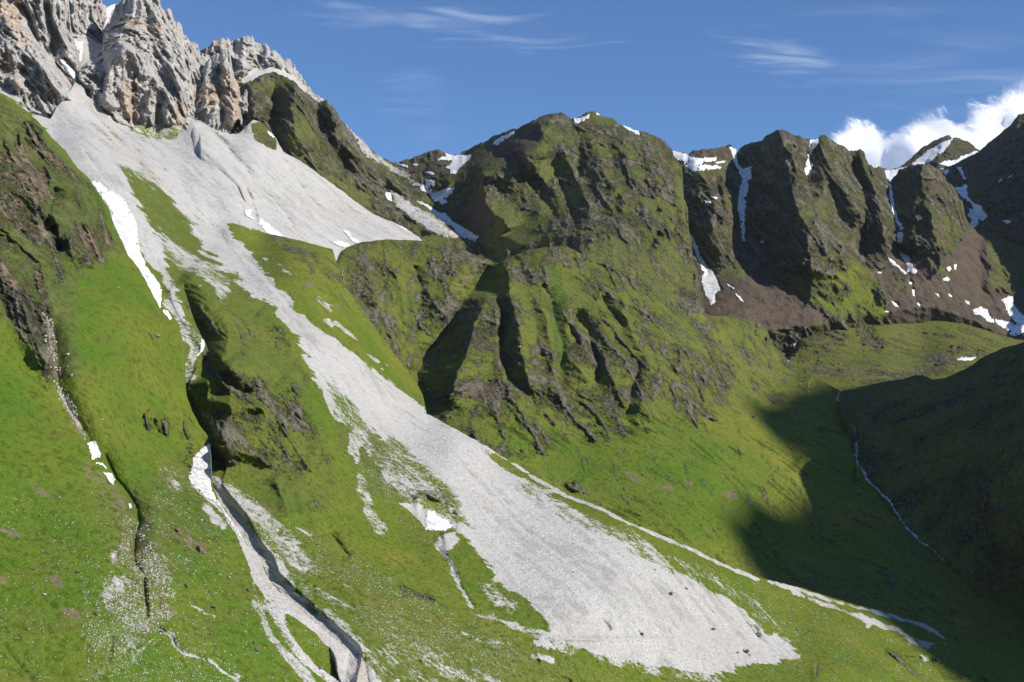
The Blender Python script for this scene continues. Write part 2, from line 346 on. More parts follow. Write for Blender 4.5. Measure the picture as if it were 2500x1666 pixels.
    for k, key in enumerate(('scree', None, 'brown', 'cliff')):
        src = local if key is None else M[key]; A[nb:, :, k] = src; A[:nb, :, k] = src[j0, ar]
    for k, key in enumerate(('lush', 'soil', 'tan', 'olive')): B[nb:, :, k] = M[key]; B[:nb, :, k] = M[key][j0, ar]
    idx = np.arange(NR * NU).reshape(NR, NU)
    # lattice rows above the crest fold onto it; the back rows hang from the crest vertex itself
    jj = np.arange(nr)[:, None]; idx[nb:] = np.where(jj <= j0[None], (j0 + nb)[None] * NU + ar[None], idx[nb:])
    for k in range(4):
        A[nb:, :, k] = np.where(jj <= j0[None], A[j0 + nb, ar, k][None], A[nb:, :, k])
    # walk so that normals face the viewer
    Q = np.stack([idx[:-1, :-1], idx[1:, :-1], idx[1:, 1:], idx[:-1, 1:]], -1)
    s_c = (A[1:, 1:, 0] > .5) & (A[1:, 1:, 3] < .5); c_c = A[1:, 1:, 3] > .5; b_c = A[1:, 1:, 2] > .5
    cls = np.where(c_c, 2, np.where(s_c, 1, np.where(b_c, 3, 0)))
    jc = np.minimum(j0[1:] + 1, nr - 2); cls[:nb] = cls[nb + jc, np.arange(nu - 1)][None]
    ok = np.ones(Q.shape[:2], bool)
    if seam: ok[:nb] = (np.interp(u[:-1], *zip(*seam)) > .12)[None]
    jr = np.arange(nr - 1)[:, None]
    ok[nb:] = (jr >= np.minimum(j0[:-1], j0[1:])[None]) & (lat[:-1, None] < np.minimum(vend[:-1], vend[1:])[None])
    nm = dict({0: 'grassy_slope', 1: 'scree_slope', 2: 'rock_cliff', 3: 'scree_slope'}, **(names or {}))
    groups = {}
    for c_ in range(4): groups.setdefault(nm[c_], []).append(c_)
    Pf = P.reshape(-1, 3); Af = A.reshape(-1, 4); Bf = B.reshape(-1, 4); Cm = np.zeros((NR, NU, 4), np.float32); Cm[nb:, :, 0] = M['run'] * .5 + .5; Cm[nb:, :, 1] = M['gst'] * .5 + .5; Cm[nb:, :, 2] = M['hs'] * .5 + .5; Cf = Cm.reshape(-1, 4)
    for nme, cs in groups.items():
        q = Q[np.isin(cls, cs) & ok]
        if len(q) < 30: continue
        used = np.unique(q); mp = np.full(len(Pf), -1, np.int64); mp[used] = np.arange(len(used))
        o = mesh_obj(nme, Pf[used], mp[q], M_TER)
        for an, X in (('mask_a', Af), ('mask_b', Bf), ('mask_c', Cf)):
            at = o.data.attributes.new(an, 'FLOAT_COLOR', 'POINT'); at.data.foreach_set('color', X[used].ravel())
        o['kind'] = 'structure'
    print('layer', name, NR, NU)
def depth_at(name, u, v, smooth=0):
    L = LAYERS[name]; c = np.clip((np.asarray(u, float) - L['x0']) / STEP, 0, len(L['u']) - 1.001)
    i = c.astype(int); f = c - i
    r = np.clip((np.asarray(v, float) - L['v0']) / STEP, 0, L['nr'] - 1.001); j = r.astype(int); g = r - j
    Dm = L['D']
    return Dm[j, i] * (1 - g) * (1 - f) + Dm[j + 1, i] * g * (1 - f) + Dm[j, i + 1] * (1 - g) * f + Dm[j + 1, i + 1] * g * f
def front_layer(u, v):
    for n in ORDER:
        L = LAYERS[n]
        if L['x0'] <= u <= L['x1'] and v >= np.interp(u, L['u'], L['vt']): return n
    return None
# ------------------------------------------------------------------ traced outlines (picture grid of nine survey tiles -> one survey frame)
ORG = {1: (0, 0), 2: (800, 100), 3: (1650, 200), 4: (0, 550), 5: (800, 550), 6: (1650, 700), 7: (0, 1096), 8: (800, 1096), 9: (1650, 1096)}
def Z(k, *a): 
    ox, oy = ORG[k]; return [(ox + a[i] / 2.75, oy + a[i + 1] / 2.75) for i in range(0, len(a), 2)]
def T(*a): return [(a[i], a[i + 1]) for i in range(0, len(a), 2)]
SNOW = [
 ('left', Z(7,1395,-30,1440,-40,1432,60,1412,95,1442,130,1420,190,1410,250,1440,320,1540,470,1600,560,1630,600,1600,570,1530,470,1450,350,1380,320,1300,250,1262,190,1290,150,1300,60,1370,-10), 'long snow tongue filling the head of the deep debris channel'),
 ('left', Z(7,590,-40,640,-50,672,30,668,60,625,72), 'upper snow strip in the narrow stony gully on the left grass slope'),
 ('left', Z(7,650,95,690,92,720,130,715,140,690,115), 'tiny snow scrap between two patches in the left stony gully'),
 ('left', Z(7,695,160,750,165,768,200,760,248,735,225), 'lowest snow patch at the foot of the left stony gully'),
 ('left', Z(7,862,370,880,368,885,395,868,400), 'small snow lump low in the left stony gully'),
 ('lower', Z(1,590,1225,660,1215,720,1280,760,1290,830,1340,870,1420,915,1500,925,1620,940,1700,980,1790,1060,1890,1085,1950,1075,2080,1020,1980,960,1850,850,1700,790,1560,740,1460,770,1440,700,1340,640,1260), 'long white snow bank lying along the steep ravine beside the rocky spur'),
 ('lower', Z(4,1090,570,1130,575,1152,625,1140,640,1110,600), 'narrow snow wedge just below the long ravine snow bank'),
 ('lower', Z(8,665,420,715,420,730,455,790,480,838,520,790,545,665,545,660,470), 'triangular snow patch in the hollow on the edge of the great scree fan'),
 ('lower', Z(4,1355,765,1378,785,1370,830,1330,880,1310,900,1340,850), 'thin snow sliver on the shaded far wall of the main ravine'),
 ('lower', Z(1,1640,1410,1685,1405,1690,1420,1675,1445,1705,1470,1690,1475,1650,1440), 'tiny snow scrap at the left end of the thin ribbon above the knoll'),
 ('upper', Z(1,1740,1470,1760,1480,1880,1568,1960,1630,1880,1600,1800,1568,1740,1500), 'thin snow ribbon along the foot of the upper scree above the grass knoll'),
 ('upper', Z(2,30,1350,90,1340,130,1355,150,1378,110,1382,60,1370), 'snow patch at the toe of the upper scree left of the knoll stream'),
 ('upper', Z(2,112,1278,140,1285,170,1320,218,1348,210,1368,160,1330), 'slanting snow strip on the lower end of the upper scree'),
 ('upper', Z(2,420,1210,460,1218,532,1262,520,1270,470,1240), 'small snow dash on the right rim of the upper scree'),
 ('upper', Z(1,1795,878,1830,900,1845,920,1830,925,1800,892), 'tiny snow patch between the brown scrub rib and dark green ridge'),
 ('green', Z(2,388,1020,425,1022,428,1075,405,1068,390,1040), 'small square snow patch high on the grey scree strip'),
 ('peak', Z(2,600,1078,640,1085,740,1150,790,1165,840,1215,900,1250,960,1290,1012,1320,980,1345,900,1318,830,1240,780,1215,700,1150,620,1105), 'long diagonal snow tongue at the bottom of the pass gully'),
 ('peak', Z(2,655,928,710,940,715,975,690,960,680,985,710,1015,780,1000,845,982,835,1020,770,1060,805,1080,760,1092,705,1065,680,1020,625,1000,625,975,660,965), 'branching snow field in the middle of the pass'),
 ('peak', Z(2,655,880,700,880,722,895,700,905), 'small oval snow patch on the brown ledge below the pass'),
 ('peak', Z(2,785,750,830,768,963,768,925,820,885,850,855,890,825,885,835,865,800,850,830,830,840,795,740,798,760,785,800,775), 'broad snow field on the skyline of the pass'),
 ('peak', Z(2,470,823,535,838,538,850,500,838), 'faint snow streak near the left skyline of the pass'),
 ('peak', Z(2,188,708,215,712,255,752,230,740), 'snow streak under the crest beside the light scree'),
 ('peak', Z(2,572,828,600,826,605,836,580,836), 'tiny snow spot on the brown knoll of the pass'),
 ('peak', Z(2,1115,680,1140,660,1250,610,1245,625,1185,665,1135,700,1115,695), 'slanting snow patch on the shaded left shoulder of the central peak'),
 ('peak', Z(2,1648,520,1700,517,1755,495,1745,520,1680,555,1660,540), 'snow patch in the notch between the two central summits'),
 ('peak', Z(2,1800,482,1828,486,1828,497,1808,495), 'tiny snow cap right of the central summit'),
 ('peak', Z(2,1975,560,2020,575,2088,605,2088,630,2050,615,1990,575), 'thin snow rim on the right skyline of the central peak'),
 ('horns', Z(3,-30,455,0,462,80,492,130,515,272,512,270,525,180,540,140,565,200,560,300,572,295,582,200,588,120,602,102,585,75,570,60,530,0,520,-25,500), 'forked snow field on the shelf between central peak and dark horns'),
 ('horns', Z(3,268,540,330,532,325,540,275,548), 'short snow dash under the dark shelf rocks'),
 ('horns', Z(3,-40,545,0,545,25,560,0,560), 'small snow spot below the forked snow field'),
 ('horns', Z(3,365,443,420,455,412,480,400,510,410,550,440,585,500,575,498,610,510,645,480,660,485,720,465,760,445,790,470,800,460,870,455,960,465,1070,445,1065,440,960,420,850,425,740,450,650,420,590,390,530,385,490), 'long snow couloir running down left of the tallest dark horn'),
 ('horns', Z(3,905,395,960,388,940,430,905,470,895,530,918,560,900,600,880,628,868,600,875,540,888,500), 'snow couloir between the two highest dark horns'),
 ('horns', Z(3,190,798,230,802,235,815,200,818), 'small snow spot on the face of the left dark horn'),
 ('horns', Z(3,232,772,278,775,275,788,245,782), 'upper snow fleck on the face of the left dark horn'),
 ('horns', Z(3,82,1032,110,1040,140,1100,160,1170,200,1230,215,1260,240,1270,270,1330,300,1395,260,1420,262,1480,235,1495,205,1420,175,1330,190,1280,150,1190,120,1110), 'ragged snow tongue tapering onto the brown scree'),
 ('horns', Z(3,340,1355,398,1388,390,1395,350,1370), 'thin snow dash on the red brown scree'),
 ('horns', Z(3,400,1420,430,1440,458,1478,440,1475,405,1440), 'small hooked snow patch on the red brown scree'),
 ('horns', Z(3,568,1068,588,1068,588,1078,572,1082), 'snow fleck on the shaded face of the tall dark horn'),
 ('horns', Z(3,1440,690,1455,760,1470,870,1495,935,1525,975,1520,1010,1522,1050,1515,1085,1498,1080,1490,1020,1508,980,1480,940,1455,850,1440,770), 'narrow snow thread in the couloir left of the rounded buttress'),
 ('horns', Z(3,1500,1140,1530,1155,1580,1190,1570,1210,1615,1270,1605,1285,1560,1275,1550,1220,1505,1160), 'arrow shaped snow patch under the rounded buttress couloir'),
 ('horns', Z(3,1425,1178,1480,1220,1545,1285,1540,1292,1490,1250,1430,1190), 'thin diagonal snow streak on the brown apron'),
 ('horns', Z(3,1350,1275,1382,1278,1380,1288,1355,1285), 'tiny snow dash left on the brown apron'),
 ('horns', Z(3,1280,955,1300,962,1290,992,1278,985), 'tiny snow fleck in the shaded cleft'),
 ('horns', Z(3,1585,1395,1600,1400,1605,1440,1590,1438), 'small snow bead in the apron rill'),
 ('horns', Z(3,1620,1480,1640,1495,1635,1510,1620,1500), 'lowest snow bead in the apron rill'),
 ('horns', Z(3,1565,1345,1585,1348,1582,1358,1568,1358), 'topmost snow bead in the apron rill'),
 ('horns', Z(3,1450,1475,1480,1490,1495,1512,1470,1505), 'small snow lens above the green mound'),
 ('horns', Z(3,1405,1538,1432,1540,1425,1552,1400,1550), 'tiny snow spot touching the top of the green mound'),
 ('horns', Z(3,1818,1248,1840,1238,1848,1260,1830,1275), 'upper left of the small snow pair right of the buttress foot'),
 ('horns', Z(3,1868,1230,1885,1225,1880,1260,1868,1262), 'upper right of the small snow pair right of the buttress foot'),
 ('horns', Z(3,1795,1322,1825,1312,1840,1328,1825,1342,1800,1335), 'oval snow patch below the small snow pair'),
 ('horns', Z(3,1742,1420,1762,1425,1768,1445,1750,1435), 'small snow spot in the middle of the dark scree'),
 ('horns', Z(3,1832,1425,1850,1435,1855,1445,1838,1440), 'very small snow dash on the dark scree'),
 ('horns', Z(3,1938,1468,1965,1475,1978,1498,1955,1492), 'small snow patch near the top of the green mound'),
 ('horns', Z(3,1998,1535,2040,1512,2090,1530,2090,1560,2130,1590,2135,1615,2100,1600,2060,1570,2010,1555), 'upper lobe of snow right of the green mound crest'),
 ('horns', Z(6,2145,222,2230,240,2290,265,2290,240,2225,170,2215,115,2190,90,2230,65,2262,75,2262,110,2300,170,2345,205,2400,250,2350,300,2280,330,2240,318,2255,300,2200,270,2160,250), 'large forked snow field at the right edge beyond the green mound'),
 ('horns', Z(6,2080,215,2120,228,2118,242,2085,228), 'small snow lump beside the large forked snow field'),
 ('distant', Z(3,1585,555,1650,500,1700,460,1780,415,1855,385,1840,410,1800,460,1760,490,1700,540,1640,560,1600,560), 'broad snow face on the farthest peak'),
 ('distant', Z(3,1745,562,1800,535,1870,530,1960,490,2010,465,2030,470,1960,520,1880,568,1840,560,1800,580,1760,575), 'snow ramp at the foot of the farthest peak'),
 ('distant', Z(3,1400,600,1470,590,1560,572,1680,548,1680,556,1560,590,1500,592,1470,640,1440,678,1420,650,1410,625), 'snow saddle between the thin dark horn and rounded buttress'),
 ('distant', Z(3,1308,560,1355,565,1352,588,1330,575), 'snow fleck behind the thin dark horn'),
 ('wall', Z(3,1780,575,1830,578,1835,600,1812,628,1790,600), 'snow patch behind the top of the rounded buttress'),
 ('wall', Z(3,1880,570,1915,575,1930,610,1945,650,1930,652,1900,600), 'upper snow streak in the gully of the dark right wall'),
 ('wall', Z(3,1870,710,1920,720,1935,685,1950,700,1955,770,2000,820,2050,840,2060,870,2092,895,2060,930,2020,910,2028,950,2000,988,1970,960,1995,940,1968,900,1975,850,2010,880,1985,810,1930,780,1900,740), 'large forked snow patch in the gully of the dark right wall'),
 ('wall', Z(3,2195,935,2240,928,2250,940,2225,952), 'isolated snow dab on the dark right wall'),
 ('wall', Z(3,2165,668,2190,645,2192,655,2172,672), 'tiny snow dash high on the dark right wall'),
 ('wall', Z(3,2228,640,2255,628,2255,634,2232,646), 'faint snow scratch high on the dark right wall'),
 ('mound', Z(6,1890,488,1930,465,1925,478,2012,475,1990,495,1900,495), 'small grey snow remnant in the hollow of the green basin'),
 ('notch', Z(1,700,60,720,35,790,25,770,50,745,75,735,110,720,160,700,200,690,250,660,245,665,210,700,160,710,110), 'snow filled couloir notch beside the great limestone tower'),
 ('bowl', Z(1,495,265,520,280,558,285,555,330,545,415,528,415,530,350,505,310), 'snow patch in the bowl left of the limestone tower'),
 ('cliffleft', Z(1,380,320,400,350,480,450,510,480,525,560,522,590,500,545,450,460,395,390), 'long snow streak in the ramp of the left limestone wall'),
 ('backridge', Z(1,1300,560,1322,560,1322,610,1308,620), 'small blue snow patch in the cleft between limestone towers'),
 ('bowl', Z(1,655,283,678,285,675,298,660,297), 'snow dot at the foot of the notch couloir'),
]
# ------------------------------------------------------------------ the landforms, nearest first
# 1. left foreground slope with its rocky spur
build_layer('left', -170, 862,
  top=T(-170,150,-60,205,0,233,18,244,33,255,58,269,87,291,105,309,127,338,160,367,189,411,215,433,233,458,251,487,269,516,276,545,287,567,298,590,313,623,338,655,356,685,375,725,393,757,418,786,436,805,449,840,452,900,454,960,470,1005,484,1034,508,1066,514,1085,520,1190,545,1240,575,1277,596,1316,615,1345,640,1374,655,1410,684,1444,727,1484,771,1521,815,1562,836,1600,846,1650,862,1790),
  ctrl=T(0,0) and [(0,1666,455),(300,1666,480),(600,1666,520),(830,1660,560),(0,1300,520),(300,1300,550),(600,1350,605),(0,950,590),(250,1000,630),(450,1100,690),(520,1200,650),(0,700,650),(300,750,730),(0,450,760),(200,520,810),(0,235,860),(150,380,880),(290,590,850),(440,830,775),(720,1490,580),(-170,1000,540),(-170,300,800)],
  relief=[
   (Z(4,300,560,340,700,360,800,371,950,400,1080,460,1220,540,1340,600,1430,650,1530) + Z(7,700,30,770,200,860,300,920,400,930,500,900,600,890,740,940,830), -15, 13, 56),
   (Z(7,700,30,770,200,860,300,920,400,930,500,900,620,895,760), -3.5, 6, 9),
   (Z(1,0,650,200,820,300,1000,450,1200,600,1350,720,1560), 12, 60, 40),
   (Z(4,640,100,700,300,900,600,1150,780), 5, 160, 60, 'round'),
   (Z(4,150,500,200,700,330,960), 14, 60, 35),
   (Z(1,350,1350,420,1600) + Z(4,480,100,500,250), 14, 40, 40),
   (Z(1,170,1100,260,1250,320,1500), 12, 60, 25), (Z(1,380,1250,340,1400,300,1568), -12, 25, 40),
   (Z(4,370,0,400,80,420,180), -14, 40, 30),
   (Z(4,1210,920,1150,1080,1250,1250), -4, 20, 20),
   (Z(4,900,900,960,1200,940,1350), -5, 30, 60), (Z(4,1000,1240,1150,1380), 5, 40, 25),
   (Z(7,0,1290,120,1450,230,1568), -1.2, 8, 14), (Z(7,890,740,960,840,970,960,985,1080,985,1170), -3, 7, 10), (Z(7,1050,1190,1150,1260,1180,1330,1250,1385), -2.2, 6, 9),
   (Z(7,1000,780,960,900,980,1100), -1.6, 8, 14),(Z(7,1060,950,1070,1100), -1.2, 6, 10),(Z(7,760,1250,720,1450), -1.6, 10, 12),
   (T(150,380,230,560,250,640), 10, 60, 30)],
  base={'lush': .62, 'crag': .0},
  masks=[
   ('lush', T(-200,760,0,820,120,1000,230,1120,300,1250,250,1500,0,1500,-200,1500), .85, 60),
   ('lush', T(150,640,300,640,400,780,300,760,200,720), .85, 30),
   ('olive', T(-200,100,0,230,150,360,300,600,250,640,130,660,200,900,130,930,40,800,-200,700), .75, 25),
   ('olive', T(230,1240,450,1100,540,1250,560,1300,430,1400,300,1500,330,1380), .30, 40),
   ('crag', T(-200,280,-50,300,40,310,110,350,200,440,285,570,250,640,180,660,140,700,110,640,40,560,-200,560), .9, 14),
   ('crag', T(-200,560,0,560,100,640,125,760,140,950,110,940,70,840,20,780,0,740,-200,700), .85, 10),
   ('crag', T(-200,200,0,233,60,275,60,330,0,360,-200,330), .15, 14),
   ('tan', T(-200,280,110,350,285,570,250,640,120,560,100,700,0,700,-200,700), .8, 14), ('crag', Z(1,150,840,220,800,290,870,300,960,240,930), .95, 3),
   ('crag', T(120,420,200,450,240,530,160,560,110,500), .25, 14),
   ('crag', T(345,1010,420,1030,410,1060,350,1045), .75, 8), ('crag', T(362,815,395,820,392,835,370,832), .7, 4),
   ('crag', T(440,1020,480,1060,500,1110,470,1160,450,1130), .55, 6), ('crag', T(450,1000,468,1030,455,1040), .6, 5),
   ('olive', T(135,655,190,660,185,780,195,900,175,930,150,850,135,760), .55, 10),
   ('soil', Z(4,260,570,330,600,380,700,390,900,400,1050,480,1250,560,1400,600,1450,520,1400,440,1200,360,1000,330,800,300,680), .75, 4),
   ('soil', Z(7,560,0,620,80,700,200,850,320,860,480,820,430,760,260,640,200,590,100), .55, 6),
   ('scree', Z(4,300,600,350,650,380,800,390,900,360,900,330,800,310,700), .45, 4),
   ('scree', Z(4,370,980,420,1080,480,1200,560,1380,600,1440,560,1420,480,1280,420,1180,370,1060), .50, 3),
   ('tan', Z(4,260,570,400,600,420,1100,620,1450,520,1420,350,1050), .7, 10),
   ('scree', Z(7,860,470,930,480,985,560,960,600,960,720,900,780,850,760,880,640,850,540), .53, 4),
   ('scree', Z(7,800,640,850,600,860,700,850,780,780,750,760,730), .5, 6),
   ('scree', Z(7,690,900,760,850,870,800,870,860,780,930,700,980), .47, 8),
   ('scree', Z(7,960,620,1050,660,1100,760,1110,860), .50, 2, 6), 
   ('scree', Z(7,900,740,950,820,1010,870,1060,950,1030,1040,1020,1100,1000,1180,1050,1190,1150,1260,1180,1330,1250,1385,1400,1415,1500,1500,1620,1568), .60, 3, 7),
   ('scree', Z(7,1080,880,1130,980,1110,1060), .50, 3, 8), ('scree', Z(7,950,900,1010,960,1060,980), .46, 4, 14),
   ('scree', Z(7,1545,1470,1600,1530,1600,1580), .55, 2, 8), ('scree', Z(7,950,1350,1010,1290), .5, 3, 7),
   ('scree', Z(7,1290,1050,1360,1090,1440,1125), .5, 2, 4),
   ('scree', Z(7,900,1200,1000,1190,980,1250,900,1280), .44, 6),
   ('soil', Z(7,1000,560,1250,500,1350,640,1300,700,1150,620), .50, 10), ('soil', Z(7,180,190,340,300,330,390,230,280), .48, 8),
   ('soil', Z(7,0,510,150,560,180,640,100,630,0,540), .5, 8), ('soil', Z(7,320,840,420,840,430,930,340,930), .5, 8), ('soil', Z(7,420,1080,520,1080,560,1130,430,1130), .48, 8),
   ('soil', Z(7,1000,100,1240,160,1250,300,1150,300,1050,170), .47, 12), ('soil', Z(7,-20,830,80,860,60,920,-20,920), .5, 8),
   ('scree', Z(7,1100,120,1220,180,1230,280,1150,260), .40, 12),
   ('scree', Z(7,1290,250,1380,320,1460,350,1600,540,1660,640,1760,760,1810,880,1890,960,2000,1060,2130,1170,2260,1280,2330,1360,2310,1568,2260,1568,2290,1480,2240,1380,2150,1280,2050,1180,1900,1080,1780,1000,1700,900,1640,720,1600,600,1500,430,1400,340), 1.0, 3),
   ('scree', Z(7,1390,400,1440,470,1500,520), .47, 3, 9),
   ('scree', Z(7,1700,900,1720,1000,1740,1060,1700,1120), .5, 2, 7), 
   ('scree', Z(7,1700,1030,1760,1120,1800,1240,1880,1340,1960,1430,2060,1520,2100,1600), .58, 3, 9),
   ('scree', Z(7,1820,1000,1860,1120,1900,1220,1970,1330,2060,1420,2160,1500,2240,1568), .58, 3, 9),
   ('scree', Z(7,1780,950,1850,1000,1920,1100,1900,1180,1840,1130,1760,1060), .52, 6),
   ('scree', T(290,1270,350,1230,380,1290,420,1400,430,1500,380,1560,300,1540,240,1480,250,1400,300,1350), .26, 22), ('soil', T(290,1270,370,1240,400,1340,430,1500,360,1560,250,1500,260,1400), .46, 20), ('scree', Z(7,560,1200,800,1100,1000,1150,960,1400,700,1568,500,1568), .24, 20), ('scree', Z(7,1000,560,1100,620,1130,900,1200,1000,1100,1040,1000,900,960,700), .30, 12), ('soil', Z(7,480,120,600,60,760,220,850,480,820,600,740,420,620,240), .50, 10), ('scree', Z(7,660,960,760,860,870,830,900,900,800,1000,700,1040), .36, 8),
   ('tan', Z(7,1690,700,1760,760,1820,900,1900,980,2120,1170,2000,1110,1850,950,1740,850), .5, 6),
  ], jagpx=(1.3, 9), rnd=(10, 14), seed=2, undul=1.6, rough=.7, back=26, streak=(100,1150,230,1260,.2,2.6), cstreak=(100,400,160,520), sstreak=[(340,1350,420,1600,350,1450,150),(600,1350,760,1600,680,1480,150)], runamp=.4, seam=[(0,1),(430,1),(470,.15),(900,.15)])

